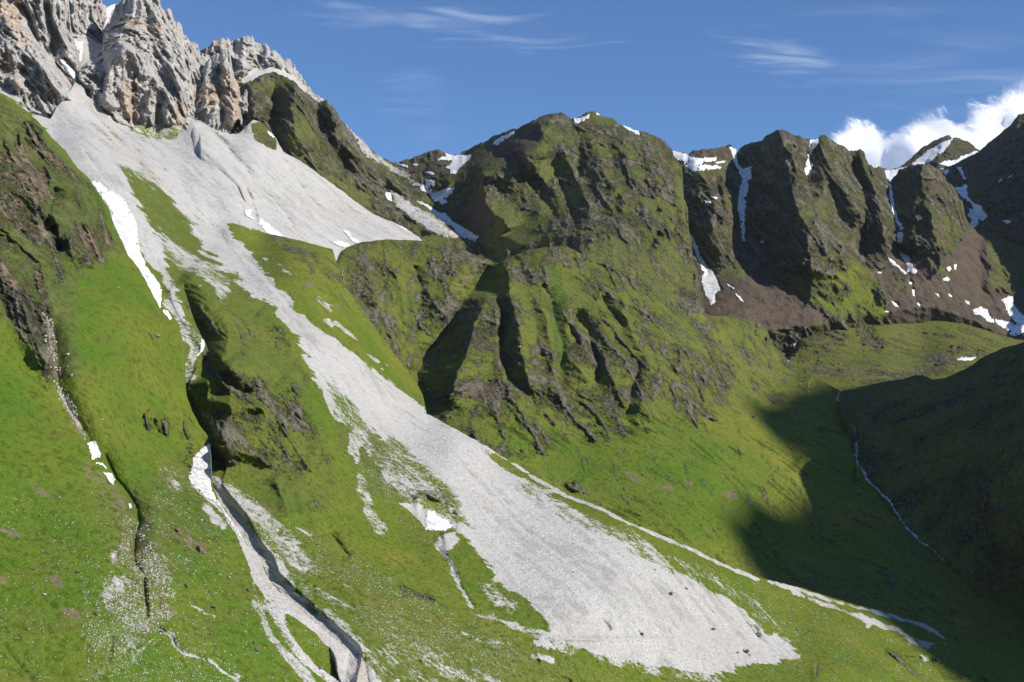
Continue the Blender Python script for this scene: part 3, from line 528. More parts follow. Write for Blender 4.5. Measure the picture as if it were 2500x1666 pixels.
# 2. everything from the ravine to the foot of the great scree fan and the grassy knoll
EDGE = Z(8,1100,0,1250,90,1400,190,1600,300,1850,400,2050,500,2338,620) + Z(9,150,680,350,780,550,860,700,900,850,935,1000,985,1200,1045,1450,1105,1650,1165,1760,1215,1860,1290)
KN = T(650,570,700,580,750,592,790,603,812,608,822,640,835,680,870,740,930,820,990,900,1030,955,1042,1010,1100,1042,1164,1076)
build_layer('lower', -40, 2680,
  top=T(-40,190,0,203,47,236,73,276,124,291,138,262,160,240,182,204,190,180,211,233,262,273,327,320,382,335,436,327,450,300,458,269,476,309,509,349,564,407,600,447,618,491,629,535,636,566) + KN + EDGE + T(2400,1570,2500,1560,2680,1550),
  ctrl=[(850,1600,572),(860,1700,545),(640,1374,640),(520,1150,715),(460,950,790),(400,760,890),(330,600,1010),(250,450,1190),(200,380,1330),(130,320,1500),(0,210,1600),
    (182,215,1720),(300,310,1730),(436,327,1800),(458,280,1880),(509,349,1745),(564,407,1680),(600,447,1640),(618,491,1590),(629,535,1520),(530,548,1400),(560,500,1480),(640,574,1440),(300,420,1330),(400,520,1270),(590,560,1400),(700,580,1420),(810,606,1400),(480,700,1000),(640,800,980),(700,650,1180),(560,900,850),(700,1000,830),(720,1200,730),
    (800,850,1010),(900,750,1230),(1000,940,1130),(850,1000,910),(1040,1010,1060),(1100,1100,940),(1236,1120,1010),(1000,1260,800),(1080,1330,770),(1000,1500,655),(1100,1666,610),(1300,1300,850),(1400,1215,960),
    (1400,1500,730),(1400,1640,690),(1650,1320,960),(1650,1500,820),(1700,1655,760),(1850,1409,1000),(1950,1560,920),(2000,1666,830),(2150,1500,1060),(2320,1560,1090),(2300,1666,980),(2500,1570,1150),(2500,1666,1040),(2680,1560,1200),(2680,1700,1080)],
  relief=[
   (Z(1,850,1350,930,1560) + Z(4,915,0,940,150,1000,270,1080,340,1110,380,1085,430,1100,520,1140,620,1200,700,1260,760,1290,830,1260,940,1220,1060,1200,1120,1260,1200,1330,1330,1400,1430,1440,1470), -9, 25, 20, 'full'),
   (Z(4,1440,1470,1430,1560) + Z(7,1410,80,1440,120,1415,200,1430,280,1500,380,1580,480,1640,600,1690,680,1760,760,1800,870,1880,950,2000,1060,2120,1170,2240,1280,2338,1360) + Z(8,130,1450,110,1568), -9, 20, 30, 'full'),
   (Z(7,1450,200,1520,290,1660,430,1740,560,1830,740,1920,880,2040,990,2200,1120,2338,1230) + Z(8,140,1240,280,1400,320,1568), 3.5, 14, 26, 'full'),
   # middle knoll: crest with the shaded bowl on its left
   (Z(4,1240,320,1400,480,1500,600,1535,720,1520,860,1440,950), 40, 80, 190),
   (Z(4,1440,950,1560,1120,1560,1260,1490,1400,1450,1560), 34, 75, 170), (Z(4,1230,1060,1300,1250,1420,1440), -14, 24, 40),
   (Z(4,1230,380,1280,560,1390,760,1400,840,1330,960), -20, 30, 45),
   (Z(4,1440,950,1700,950,1850,1060), 18, 60, 60), (Z(4,1380,1000,1450,1180,1600,1220,1750,1220,1850,1240), 14, 50, 40), 
   (Z(4,1600,1200,1500,1400,1440,1560), 10, 60, 60),
   (Z(4,1400,1130,1600,1150,1700,1080), -14, 22, 40), (Z(4,1460,1360,1600,1300,1780,1250), -12, 20, 40), (Z(4,1350,1200,1370,1350,1420,1480), -8, 40, 40),
   (Z(4,1740,560,1900,720,2000,900,2060,1030), 12, 80, 50), (Z(4,1900,1000,2100,1200,2200,1400,2230,1540) + Z(7,2200,120,2230,220), 14, 120, 30),
   (Z(7,1500,40,1700,20,1900,120,2050,300), 9, 60, 90), (Z(7,1850,180,1900,330,1950,480), 6, 50, 50),
   (Z(7,2120,560,2200,600,2260,700,2300,760), -6, 12, 30),
   (Z(8,0,560,60,620,150,740), -7, 20, 28),
   # scree channels
   (Z(1,560,1000,700,1200,850,1380), -13, 14, 20), (Z(1,380,740,520,900,640,1060), 5, 40, 30),
   (Z(1,680,790,850,1000,1000,1140,1150,1300,1400,1540) + Z(4,1480,60,1560,170), -17, 16, 20), (Z(1,640,780,800,980,960,1180,1120,1320,1340,1560), 6, 30, 12), (Z(1,780,800,950,1000,1150,1200,1300,1350), 5, 20, 30),
   (Z(4,1500,60,1700,320,1900,520,2100,760,2338,960), 3.0, 14, 16), (Z(4,1540,100,1760,330,1960,560), -3.0, 10, 10),
   (Z(4,1960,600,2160,820,2338,1010) + Z(5,100,980,300,1180), -2.2, 10, 14), (Z(5,0,830,300,1060,600,1280,900,1450,1150,1568), 5, 60, 26),
   (Z(5,100,860,400,1120,760,1380), -2.0, 9, 12),
   (Z(4,300,0,600,0), 0, 10, 10),
   # hollow with the snow and the mound under it
   (Z(8,560,330,700,300,800,330,860,400,880,470), 7, 70, 9), (Z(8,600,400,720,380,820,440,850,500), -4, 30, 34),
   (Z(8,760,590,880,560,960,620,1020,720), 6, 70, 20),(Z(8,740,640,780,760,860,880), -4, 14, 20),
   (Z(8,680,560,740,680,840,800,900,950,1000,1090,1150,1150), -2.5, 12, 12),
   # rills in the lower fan and grass
   (Z(8,1840,1140,1900,1220), -5, 8, 12), (Z(8,2080,1220,2110,1260), -4, 8, 9), (Z(8,2270,1180,2320,1270), -4, 8, 10), (Z(9,520,1180,560,1280), -7, 8, 14),
   (Z(9,440,1350,500,1390), -4, 10, 8), (Z(8,1500,1275,2338,1280), 2.5, 10, 10, 'round'),
   (Z(7,1940,780,2120,860,2300,1000) + Z(8,60,960,200,1090,400,1190,700,1330), -2.6, 8, 10), (Z(7,2100,900,2110,1020), -2.5, 8, 12),
   (Z(8,0,1000,250,1150,500,1260,800,1420,1000,1540), 2.0, 14, 10), (Z(7,1600,340,1900,540,2100,700,2338,860) + Z(8,200,930,400,1060,700,1240,1000,1370), 2.2, 12, 14),
   (Z(8,1380,1390,1420,1440), -4, 6, 12), (Z(8,1560,1530,1640,1568), -4, 6, 12),
   # knoll to the right of the tongue
   (Z(4,1820,60,1900,180,2000,270,2150,420), 12, 50, 40), (Z(4,1960,90,2060,140,2120,260,2150,330), -12, 14, 30), (Z(4,2250,120,2300,200,2320,330,2338,460) + Z(5,100,400,170,560,300,740,450,920,600,1080), -12, 30, 12, 'full'),
   # valley floor
   (Z(9,950,1450,940,1530), -4, 8, 8), (Z(9,1400,1360,1500,1390,1640,1380,1700,1440), 7, 14, 26), (Z(9,1520,1400,1640,1410,1740,1430), -6, 14, 14),
   (Z(9,1350,1480,1600,1500,1900,1540), -4, 12, 12), (Z(9,2170,1290,2180,1360,2338,1400), -4, 10, 12),
   (Z(9,900,1500,1200,1490,1500,1530), 7, 60, 30, 'round'), (Z(9,1900,1500,2100,1480,2338,1500), 6, 40, 30, 'round'),
   ],
  base={'lush': .55},
  masks=[
   ('lush', T(500,540,1000,570,1050,1000,700,700), .35, 50), ('lush', T(1000,1500,1500,1600,2600,1480,2600,1800,900,1800), .50, 60),
   ('olive', T(400,540,520,600,700,800,760,1000,820,1200,700,1280,560,1180,480,1050,440,900), .28, 30),
   ('olive', T(800,1350,1100,1500,1400,1620,1400,1700,860,1700,840,1500), .22, 40), ('olive', T(830,1040,960,1060,1000,1210,900,1200,850,1100), .5, 25),
   ('crag', Z(4,1400,970,1560,960,1720,1000,1900,1060,2060,1040,2000,900,1850,830,1740,560,1900,640,1960,820,2080,1000,2010,1180,2140,1330,2230,1500,2260,1600,1440,1600,1460,1300,1400,1150), .43, 14),
   ('crag', Z(7,1490,-40,2240,-40,2270,200,2200,300,2180,420,2000,480,1880,400,1850,250,2000,220,1850,60,1600,110), .40, 14),
   ('crag', Z(4,1560,560,1800,700,1740,820,1560,860), .12, 20),
   ('crag', Z(4,1270,540,1500,560,1530,700,1500,860,1400,960,1330,940,1380,760), .35, 16),
   ('crag', Z(4,1820,60,1960,100,2130,180,2140,330,2338,470,2338,520,2200,440,2000,280), .62, 10), ('crag', Z(5,-20,130,60,200,120,300,170,560,60,500,-20,400), .5, 14),
   ('crag', Z(8,500,930,600,960,760,1000,750,1040,600,1000,520,970), .55, 6),
   ('crag', Z(9,1400,1360,1520,1370,1640,1380,1790,1400,1800,1440,1680,1440,1620,1460,1500,1420), .75, 5), ('crag', Z(9,1340,1480,1500,1470,1800,1540,2000,1500,2100,1540,1700,1568), .4, 10),
   ('soil', Z(9,940,1440,1000,1450,960,1530,920,1530), .6, 4), ('soil', Z(9,1340,1480,1430,1490,1900,1530,1800,1560), .45, 6),
   ('soil', Z(4,2040,380,2110,380,2100,410,2050,410), .7, 4), ('soil', Z(4,2210,530,2270,530,2290,580,2250,560), .8, 3),
   # white upper scree reaching down
   ('scree', Z(1,-150,480,0,560,130,650,350,760,380,720,500,560,560,560,700,740,900,880,960,930,1180,930,1260,700,1400,740,1480,1000,1500,1400,1520,1520,1520,1620,1380,1700,1250,1500) + Z(4,1430,10,1300,0) + Z(1,1200,1440,1050,1340,950,1260,870,1180,820,1140,860,1240,930,1380,1030,1568) + Z(4,1080,80,1120,330,1160,420,1230,560,1300,700,1330,760,1240,740,1160,640,1120,480,1100,340,900,100) + Z(1,560,1200,300,850,150,700,0,600), 1.0, 5),
   ('scree', Z(4,1060,0,1150,80,1300,180,1480,300,1560,380,1550,470,1480,520,1420,420,1300,320,1180,290,1110,200), .50, 12), 
   ('scree', Z(4,1480,300,1620,370,1740,500,1600,420), .47, 8),
   ('scree', Z(1,800,1100,900,1130,1150,1330,1300,1500,1400,1640,1180,1640,1000,1400), .22, 12), ('olive', Z(1,800,1100,950,1200,1150,1330,1400,1640,1000,1640), .3, 16),
   ('scree', Z(1,480,740,700,850,900,1100,960,1180,850,1120,700,950,560,800), .62, 8),
   ('scree', Z(1,1080,1100,1130,1130,1100,1180), .45, 6), ('scree', Z(1,1250,1320,1350,1360,1480,1440,1440,1540,1350,1440), .42, 8),
   ('tan', Z(1,660,780,750,880,900,1050,1060,1200,1100,1260,950,1130,800,990), .6, 8), ('tan', Z(1,480,560,560,640,640,720,560,700), .6, 8), ('tan', Z(1,470,980,600,1080,740,1200,660,1200), .35, 12),
   ('scree', Z(1,900,880,1180,900,1200,940,960,930), .45, 5), ('olive', Z(1,500,760,700,850,900,1100,700,950), .4, 10),
   # tongue and great fan
   ('scree', Z(4,1290,0,1370,100,1480,230,1620,370,1750,500,1850,560,1910,640,1990,740,2060,880,2110,970,2170,1070,2300,1250) + Z(5,100,1180,300,1400,420,1568) + Z(8,480,120,620,170,780,260,860,360,900,480,840,520,960,620,1050,740,1120,860,1300,960,1400,1080,1500,1220,1400,1300,1500,1310,1700,1360,1900,1430,2100,1460,2338,1490) + Z(9,0,1490,200,1500,420,1470,560,1440,700,1410,820,1390,750,1300,600,1250,550,1170,430,1080,350,1000,200,930,100,880,0,820) + Z(8,2200,720,2050,640,1900,540,1700,440,1500,330,1300,210,1150,110,1080,0) + Z(5,1000,1450,850,1360,670,1250,500,1140,330,1010,150,860,0,750) + Z(4,2250,800,2100,680,1950,540,1800,400,1700,300,1600,200,1500,90,1430,10), 1.0, 6),
   ('scree', Z(4,2170,1110,2230,1100,2330,1250,2300,1330,2250,1310,2170,1180), .9, 4), ('scree', Z(4,2230,1140,2280,1180,2280,1240,2240,1220), .2, 4),
   ('scree', Z(5,0,960,120,1120,250,1330,330,1500,420,1568,300,1568,150,1380,0,1220), .44, 14),
   ('scree', Z(5,140,1400,200,1370,250,1420,200,1568,140,1530), .55, 5), ('scree', Z(8,180,-60,200,40,190,100), .55, 3, 7), ('scree', Z(8,215,180,250,330,290,460,360,540), .48, 5, 14),
   ('scree', Z(8,270,30,330,90,400,180), .48, 3, 8), ('scree', Z(8,380,0,460,80,600,170,700,260,620,330,500,300,440,140), .45, 12),
   ('scree', Z(8,500,240,640,220,780,300,840,380,700,350,560,380), .40, 7), ('olive', Z(8,500,240,640,220,780,270,860,380,720,330,560,340), .9, 8), ('crag', Z(8,640,290,760,300,860,370,910,480,880,490,830,400,740,350), .3, 6),
   ('scree', Z(8,480,370,560,360,700,345,780,400,860,430,860,500,790,545,665,545,600,460), .95, 2), ('tan', Z(8,480,370,600,380,650,470,665,545,560,440), .15, 3),
   ('scree', Z(8,700,270,800,320,870,380,900,470,860,450,780,380), .30, 4),
   ('tan', Z(8,860,560,960,620,1030,700,980,800,900,740,840,650), .45, 12), ('scree', Z(8,740,590,830,560,900,600,820,680,740,680), .75, 5),
   ('scree', Z(8,680,545,760,545,860,548,780,560,730,600), .1, 4), ('scree', Z(8,740,640,830,780,880,900,960,1060), .60, 3, 8),
   ('scree', Z(8,900,790,940,800,960,900,1000,980,1090,1090,1000,1080,900,920), .12, 5), ('scree', Z(8,1000,880,1100,900,1300,1050,1250,1100,1050,1020), .40, 12),
   ('scree', Z(8,1080,1120,1280,1170,1500,1240,1700,1350,1450,1290,1200,1200), .56, 6), 
   ('scree', Z(8,1500,1300,1900,1440,2338,1500) + Z(9,300,1560), .42, 10, 12), ('scree', Z(9,20,760,300,900,520,1040,560,1180), .42, 12, 16), ('scree', Z(8,1350,280,1700,470,2000,620,2300,800), .44, 10, 12),
   ('scree', Z(8,1850,420,2000,520,2338,760), .40, 8, 9), ('scree', Z(9,640,1200,760,1220,700,1260), .52, 6), ('scree', Z(9,560,1100,700,1180), .4, 8, 14),
   ('scree', T(450,262,470,300,640,440,650,530,640,566,600,552,560,545,500,545,440,480,430,330), 1.0, 3), ('scree', T(520,545,575,610,640,690,700,760,760,830), 1, 5, 22), ('scree', T(585,640,700,735), 1, 4, 16),
   ('scree', Z(1,570,1000,700,1200,850,1370), .6, 3, 3), ('scree', Z(1,700,820,860,1020,1010,1150,1160,1310,1330,1470), .58, 3, 3.5), ('scree', Z(1,760,810,950,1020,1140,1230,1280,1380), .62, 3, 2.5), ('scree', Z(1,1310,860,1400,970,1550,1130,1650,1230), .5, 3, 3), ('scree', Z(1,1200,1300,1330,1420,1460,1540), .6, 3, 4),
   # narrow strip along the right rim and its delta
   ('scree', [(x, y + 6) for x, y in Z(5,500,1140,800,1330,1100,1505)] + [(x, y + 5) for x, y in EDGE[:9]] , 1.0, 2, 5),
   ('scree', [(x, y + 6) for x, y in EDGE[6:17]], 1.0, 2, 4.2), ('scree', Z(9,1200,1060,1450,1120,1600,1170,1740,1215), .9, 3, 4),
   ('scree', Z(9,800,960,900,1010,1100,1080,1300,1150,1450,1210,1650,1300), .62, 4, 6), ('scree', Z(9,1480,1230,1640,1270,1760,1300,1700,1350,1560,1320), .56, 6), ('scree', Z(9,1740,1220,1800,1270,1860,1290,1800,1310), .8, 2, 3),
   ('scree', Z(9,1280,1210,1300,1170,1330,1150), .9, 2, 3), ('scree', Z(9,1640,1360,1720,1420,1660,1440), .55, 5), ('scree', Z(9,2060,1230,2110,1270), .5, 2, 4),
   ('brown', Z(8,1440,190,1600,220,1750,260,1860,380,1760,330,1600,280), 0, 4),
   # debris levees right of the deep channel
   ('scree', Z(7,1420,180,1460,190,1530,260,1600,340,1700,430,1780,560,1850,640,1920,760,1980,900,1980,960,2060,1020,2200,1130,2338,1220) + Z(8,100,1190,200,1290,300,1360,380,1450,410,1560,420,1700,60,1700,0,1300) + Z(7,2250,1330,1800,900,1650,640,1410,250), 1.0, 3),
   ('scree', Z(4,1270,620,1380,790,1330,880,1290,1000,1330,1020,1280,1100,1200,1050,1240,900,1280,820,1180,660), .50, 6), ('scree', Z(4,1330,1180,1440,1300,1480,1460,1400,1440,1300,1260), .42, 8),
   ('tan', Z(7,1700,600,1800,760,1900,900,2100,1080,2338,1300) + Z(8,250,1400,280,1568,150,1568,160,1400), .35, 8),
   ('tan', Z(8,190,1330,290,1380,300,1450,270,1568,200,1568,180,1450), .9, 5),
   ('scree', Z(7,1720,430,1900,540,2100,680,2338,850) + Z(8,0,780,200,900,400,1040,480,1100,400,1080,200,980,0,850) + Z(7,2338,900,2100,800,2000,850,1950,780,1850,620), .53, 9),
   ('scree', Z(8,400,1040,560,1140,700,1230,860,1320,1050,1400,1250,1450,1200,1480,950,1420,800,1340,560,1220,440,1130), .50, 9), 
   ('scree', Z(8,0,900,120,1000,240,1100,450,1210,620,1290,800,1400,1000,1500,1200,1580), .52, 4, 12), ('scree', Z(8,880,1310,1000,1340,1150,1420,1250,1480,1100,1480,950,1400), .52, 6),
   ('scree', Z(7,2030,860,2060,1000,2100,1100,2200,1150), .50, 5, 10), ('scree', Z(7,2100,850,2250,920,2338,1000), .52, 4, 8), ('scree', Z(8,780,1270,1100,1370,1280,1420), .46, 5, 6),
   ('scree', Z(8,0,1110,100,1180,200,1300), .48, 6, 12), ('scree', Z(8,900,1235,1010,1275), .6, 2, 3), ('scree', Z(8,1380,1390,1500,1420), .52, 3, 6),('scree', Z(7,1980,520,2090,580), .5, 2, 4),
   ('scree', Z(8,800,1240,1000,1290,1200,1320), .38, 6, 5), ('scree', Z(8,880,1090,1000,1120,1100,1140), .45, 4, 8), ('scree', Z(8,780,950,830,975), .52, 3, 4),
   ('scree', T(600,1260,700,1290,900,1420,1060,1520,1280,1610,1250,1640,1000,1580,860,1520,760,1440,700,1420,640,1320), .30, 24), ('scree', T(860,1590,1000,1560,1150,1620,1200,1700,950,1700), .36, 20), ('scree', T(960,1060,1100,1180,1160,1300,1000,1240,930,1180,900,1080), .42, 20),
   ('scree', Z(7,1470,180,1560,230,1660,330,1800,430,1950,560,2060,700,2110,830,1990,830,1900,720,1800,580,1650,440,1540,320), .48, 10), ('soil', Z(7,1850,600,2050,720,2110,830,1960,900,1880,760), .5, 10),
   # knoll: bare streaks
   ('scree', Z(4,1760,215,1800,225,1800,245,1775,240), .9, 2), ('scree', Z(4,1830,230,1900,290,1970,345), .52, 2, 3), ('scree', Z(4,2140,490,2200,550,2220,580), .55, 2, 4), ('scree', Z(4,2180,640,2230,670), .55, 2, 4), ('scree', Z(4,2250,650,2338,720), .52, 2, 3),
   ('scree', Z(5,50,650,130,720,200,770), .6, 2, 4), ('scree', Z(5,240,850,300,890,340,920), .58, 2, 4), ('scree', Z(5,320,940,370,970), .55, 2, 3), ('scree', Z(5,0,640,30,670), .6, 2, 4), ('tan', Z(4,1800,200,2338,400,2338,760,2100,600) + Z(5,500,1000,0,500), .9, 10), ('scree', Z(5,390,935,415,950), .6, 2, 3), ('scree', Z(5,0,530,60,550,80,575), .6, 2, 3),
  ], jagpx=(1.0, 14), rnd=(14, 14), seed=3, undul=2.0, rough=.7, back=70, streak=(1000,1300,1100,1365,.5,6), cstreak=(650,950,720,1060), sstreak=[(300,380,520,640,380,480,170),(560,620,800,880,680,750,150),(900,950,1150,1180,960,1000,150),(1200,1200,1500,1480,1350,1350,230),(650,1250,1000,1500,800,1420,200),(1000,1520,1300,1600,1150,1560,150)], seam=[(0,0),(640,0),(700,1),(1040,1),(1100,.25),(2700,.25)])

# 3. central ribbed hill between the two streams and the long grass slope below it
STREAM_R = T(1941,896,2000,925,2057,958,2072,1000,2092,1070,2110,1140,2165,1235,2255,1325,2330,1392,2400,1435,2500,1485,2680,1560)
build_layer('ribs', 790, 2680,
  top=T(790,640,822,632,835,612,850,603,880,592,920,587,955,585,1010,587,1060,589,1100,602,1135,612,1170,628,1205,640,1218,643,1251,624,1280,613,1309,607,1345,602,1382,602,1400,609,1425,624,1500,650,1580,690,1640,730,1680,752,1712,762,1734,771,1777,773,1814,777,1854,791,1872,805,1883,835,1901,867,1923,882) + STREAM_R,
  ctrl=[(820,620,1560),(900,590,1640),(1060,590,1680),(1218,643,1640),(1300,608,1660),(1400,606,1690),(1425,624,1700),(1500,650,1700),(1580,690,1700),(1712,762,1720),(1800,775,1800),(1870,800,1830),(1923,882,1800),
    (900,760,1420),(1030,800,1480),(1044,961,1290),(1010,900,1360),(1130,740,1520),(1090,1020,1180),(1200,900,1330),(1230,1090,1130),(1400,750,1540),(1400,950,1330),(1400,1180,1130),(1600,850,1480),(1600,1100,1240),(1650,1310,1090),
    (1800,900,1620),(1800,1150,1290),(1850,1400,1130),(2057,958,1590),(1950,1000,1560),(1980,1150,1390),(2092,1070,1480),(2110,1140,1430),(2000,1300,1280),(2165,1235,1360),(2050,1450,1150),(2255,1325,1290),(2300,1500,1160),(2400,1435,1240),(2500,1485,1230),(2680,1560,1240)],
  relief=[
   (Z(5,1150,235,1040,340,900,530,830,670,650,860,600,1000,670,1130,690,1240,760,1300), -75, 55, 120),
   (Z(5,1230,200,1205,270,1215,400,1230,500,1290,640,1310,800,1330,950,1350,1080,1410,1200), 34, 75, 45),
   (Z(5,1080,440,1040,560,990,660,960,760,930,900,880,1000,850,1100,800,1230), 52, 70, 75),
   (Z(5,1130,470,1185,600,1170,720,1185,900,1220,1030,1290,1100,1370,1170,1400,1260), -44, 16, 58),
   (Z(5,1400,500,1480,640,1500,800,1530,960,1540,1100,1600,1260), 14, 30, 20),
   (Z(5,1500,480,1520,620,1590,780,1580,900,1550,1010,1540,1150), -24, 20, 42),
   (Z(5,1600,860,1700,960,1750,1060), 14, 36, 24),
   (Z(5,1440,390,1500,500), -10, 14, 24), (Z(5,1640,560,1690,640,1760,700,1800,870,1830,950,1790,1090), -30, 24, 44), (Z(5,1850,900,1900,1000,1950,1130,2000,1250), 16, 40, 26),
   (Z(5,1840,470,1880,560,1960,640,2000,690), -24, 16, 30), (Z(5,2080,690,2200,860,2330,960), -10, 24, 24), (Z(5,1960,560,2020,640,2060,760,2120,860), 14, 30, 18),
   (Z(5,2060,860,2090,960,2040,1080,2020,1240,2000,1300), -22, 20, 30), (Z(5,2090,1180,2150,1240,2180,1320), 16, 40, 22),
   (Z(5,1630,620,1640,720,1700,800), -12, 14, 20), (Z(5,2160,480,2180,520), -6, 10, 12), (Z(5,2040,310,2080,360), -8, 10, 18), (Z(5,1900,1100,1960,1190,2060,1400), -8, 22, 22),
   (Z(5,590,270,610,360,640,420), -16, 14, 28), (Z(5,420,240,500,420,520,560,520,700), 16, 40, 40), (Z(5,640,420,640,560,560,760,560,900), -12, 40, 40), (Z(5,250,260,300,420,320,560), 14, 40, 30), (Z(5,200,480,280,560,300,640), -12, 16, 24),
   (Z(5,900,240,960,400,870,560,760,640), 14, 60, 30), (Z(5,1640,150,1660,260), -6, 20, 10),
   (Z(6,640,700,640,800), -10, 14, 40), (Z(6,600,760,700,1000,820,1200), -14, 80, 50), (Z(6,1060,690,1120,860,1190,990,1200,1180), -20, 60, 20, 'full'),
   (Z(6,380,900,420,980), -8, 12, 16), (Z(6,620,290,660,400,720,490), 6, 20, 14), (Z(6,1100,720,1060,800,950,820), 8, 20, 30),
   (Z(6,20,1000,300,1300,600,1568), 5, 80, 80), (Z(9,600,200,900,360,1150,430), 6, 70, 50)],
  base={'lush': .32, 'crag': .38, 'olive': .35},
  masks=[
   ('lush', T(1260,1000,1400,1050,1650,1000,1850,1150,1900,1350,1700,1330,1400,1200,1150,1080), .75, 50), ('lush', Z(5,500,480,750,480,700,700,560,780,500,640), .75, 16),
   ('olive', T(1200,1000,2100,1000,2200,1400,1000,1400), .0, 50), ('crag', T(1180,1060,1260,960,1420,1060,1500,1060,1640,1020,1760,900,2000,900,2600,1400,2600,1700,1000,1700,1100,1060), .03, 24),
   ('crag', Z(5,300,150,450,150,620,250,820,240,1100,260,1050,340,900,520,760,560,640,480,500,400,380,500,480,600,560,760,440,820,300,700,100,380,100,250), .50, 14),
   ('crag', Z(5,1000,480,1110,450,1180,620,1190,800,1240,1040,1380,1180,1420,1260,1560,1300,1500,1568,1100,1568,760,1290,860,1100,960,880,980,640), .66, 12),
   ('crag', Z(5,1180,480,1320,560,1420,700,1520,900,1600,1000,1580,1200,1640,1330,1400,1300,1340,1150,1220,900,1180,700), .64, 12),
   ('crag', Z(5,1640,560,1820,640,1900,800,2000,860,2140,900,2200,1050,2220,1200,2180,1400,1960,1380,1840,1280,1700,1120,1600,1050,1560,850,1640,800), .66, 12),
   ('crag', Z(5,1260,200,1500,180,1650,220,1640,290,1500,280,1350,330), .62, 10), ('crag', Z(5,1440,380,1620,430,1800,470,1900,600,2020,690,1900,680,1750,600,1550,500), .5, 10),
   ('crag', T(1500,660,1720,770,1700,850,1800,900,1760,1010,1690,1040,1600,930,1540,820,1480,740), .48, 20), ('crag', Z(6,30,560,160,680,210,780,160,900,60,900,0,760), .7, 10),
   ('crag', Z(6,230,210,420,210,560,270,620,340,540,380,400,320,250,260), .42, 10), ('crag', Z(6,500,620,560,640,560,720,520,700), .5, 6), ('crag', Z(6,620,700,740,700,680,780,620,780), .4, 8),
   ('crag', Z(5,1240,1400,1330,1480,1310,1540,1220,1500), .6, 6), ('crag', Z(5,1750,1390,1880,1400,1900,1480,1780,1460), .45, 8), ('crag', Z(6,350,1060,450,1110,440,1160,370,1120), .5, 6),
   ('soil', Z(6,50,1300,120,1300,110,1350,60,1340), .7, 6), ('soil', Z(6,310,1380,400,1390,410,1430,340,1430), .75, 6), ('soil', Z(8,1960,120,2080,180,2140,240,2080,250,2000,180), .62, 6), ('soil', Z(8,2220,245,2310,250,2320,280,2240,275), .7, 4), ('soil', Z(8,1780,70,1840,80,1830,110,1800,110), .6, 4), ('soil', Z(9,0,1320,90,1330), .2, 5),
   ('soil', Z(8,1440,180,1560,210,1700,240,1860,360,1860,390,1700,310,1500,220), .62, 6), ('crag', Z(8,1580,220,1720,240,1860,370,1760,340,1620,270), .8, 5), ('soil', Z(5,880,360,1000,300,1080,260,960,400,860,470), .55, 8),
   ('soil', Z(6,560,550,760,560,820,620,700,620,500,560,400,540), .52, 8), ('soil', Z(9,380,680,500,740,640,830,780,880,640,850,460,770), .55, 8), ('crag', Z(9,1270,800,1400,740,1520,760,1480,900,1340,1000,1270,960), .32, 12),
   ('lush', Z(5,1480,260,1560,300,1590,500,1560,700,1640,900,1640,1000,1540,900,1500,600), .9, 8), ('crag', Z(5,1490,280,1560,300,1590,560,1600,760,1650,900,1600,930,1520,800,1500,500), .08, 6),
  ], jagpx=(1.1, 18), rnd=(28, 12), seed=4, undul=3.2, rough=.75, back=140, streak=(1400,1100,1500,1160,3.4,10), cstreak=(1250,880,1300,980), seam=[(0,1),(1380,1),(1440,0),(1700,0),(1740,1),(1930,1),(2000,.1),(2700,.1)])

# 4. dark slope right of the waterfall stream
build_layer('shade', 2020, 2900,
  top=T(2020,975,2057,955,2086,949,2141,936,2195,927,2232,918,2254,916,2275,927,2305,925,2326,915,2359,900,2395,875,2450,849,2500,836,2600,770,2750,640,2900,560),
  ctrl=[(2057,958,1600),(2092,1070,1490),(2110,1140,1440),(2165,1235,1370),(2255,1325,1300),(2400,1435,1250),(2500,1485,1240),(2250,920,1590),(2300,1050,1420),(2300,1200,1330),(2500,840,1500),(2500,1000,1330),(2500,1250,1200),(2680,1560,1200),(2700,900,1250),(2900,600,1250),(2900,1200,1050)],
  relief=[(Z(6,1560,640,1700,800,1900,1000,2000,1300), 6, 90, 60), (Z(6,2100,560,2200,800,2250,1100), 5, 80, 60), (Z(6,1180,760,1230,900,1260,1100), 8, 30, 50)],
  base={'lush': .4, 'crag': .36, 'olive': .7},
  masks=[('crag', Z(6,1560,640,2338,560,2338,900,1900,860,1600,760), .42, 20), ('crag', Z(6,1600,1100,1760,1140,1700,1220), .5, 12), ('crag', Z(9,1900,220,2100,260,2230,480,2150,560,2020,400), .5, 16)],
  jagpx=(1.5, 22), rnd=(24, 14), seed=5, undul=2.5, rough=.5, back=160, weld=[('ribs','u',T(2057,958,2072,1000,2092,1070,2110,1140,2165,1235,2255,1325,2330,1392,2400,1435,2500,1485,2680,1560),60)])
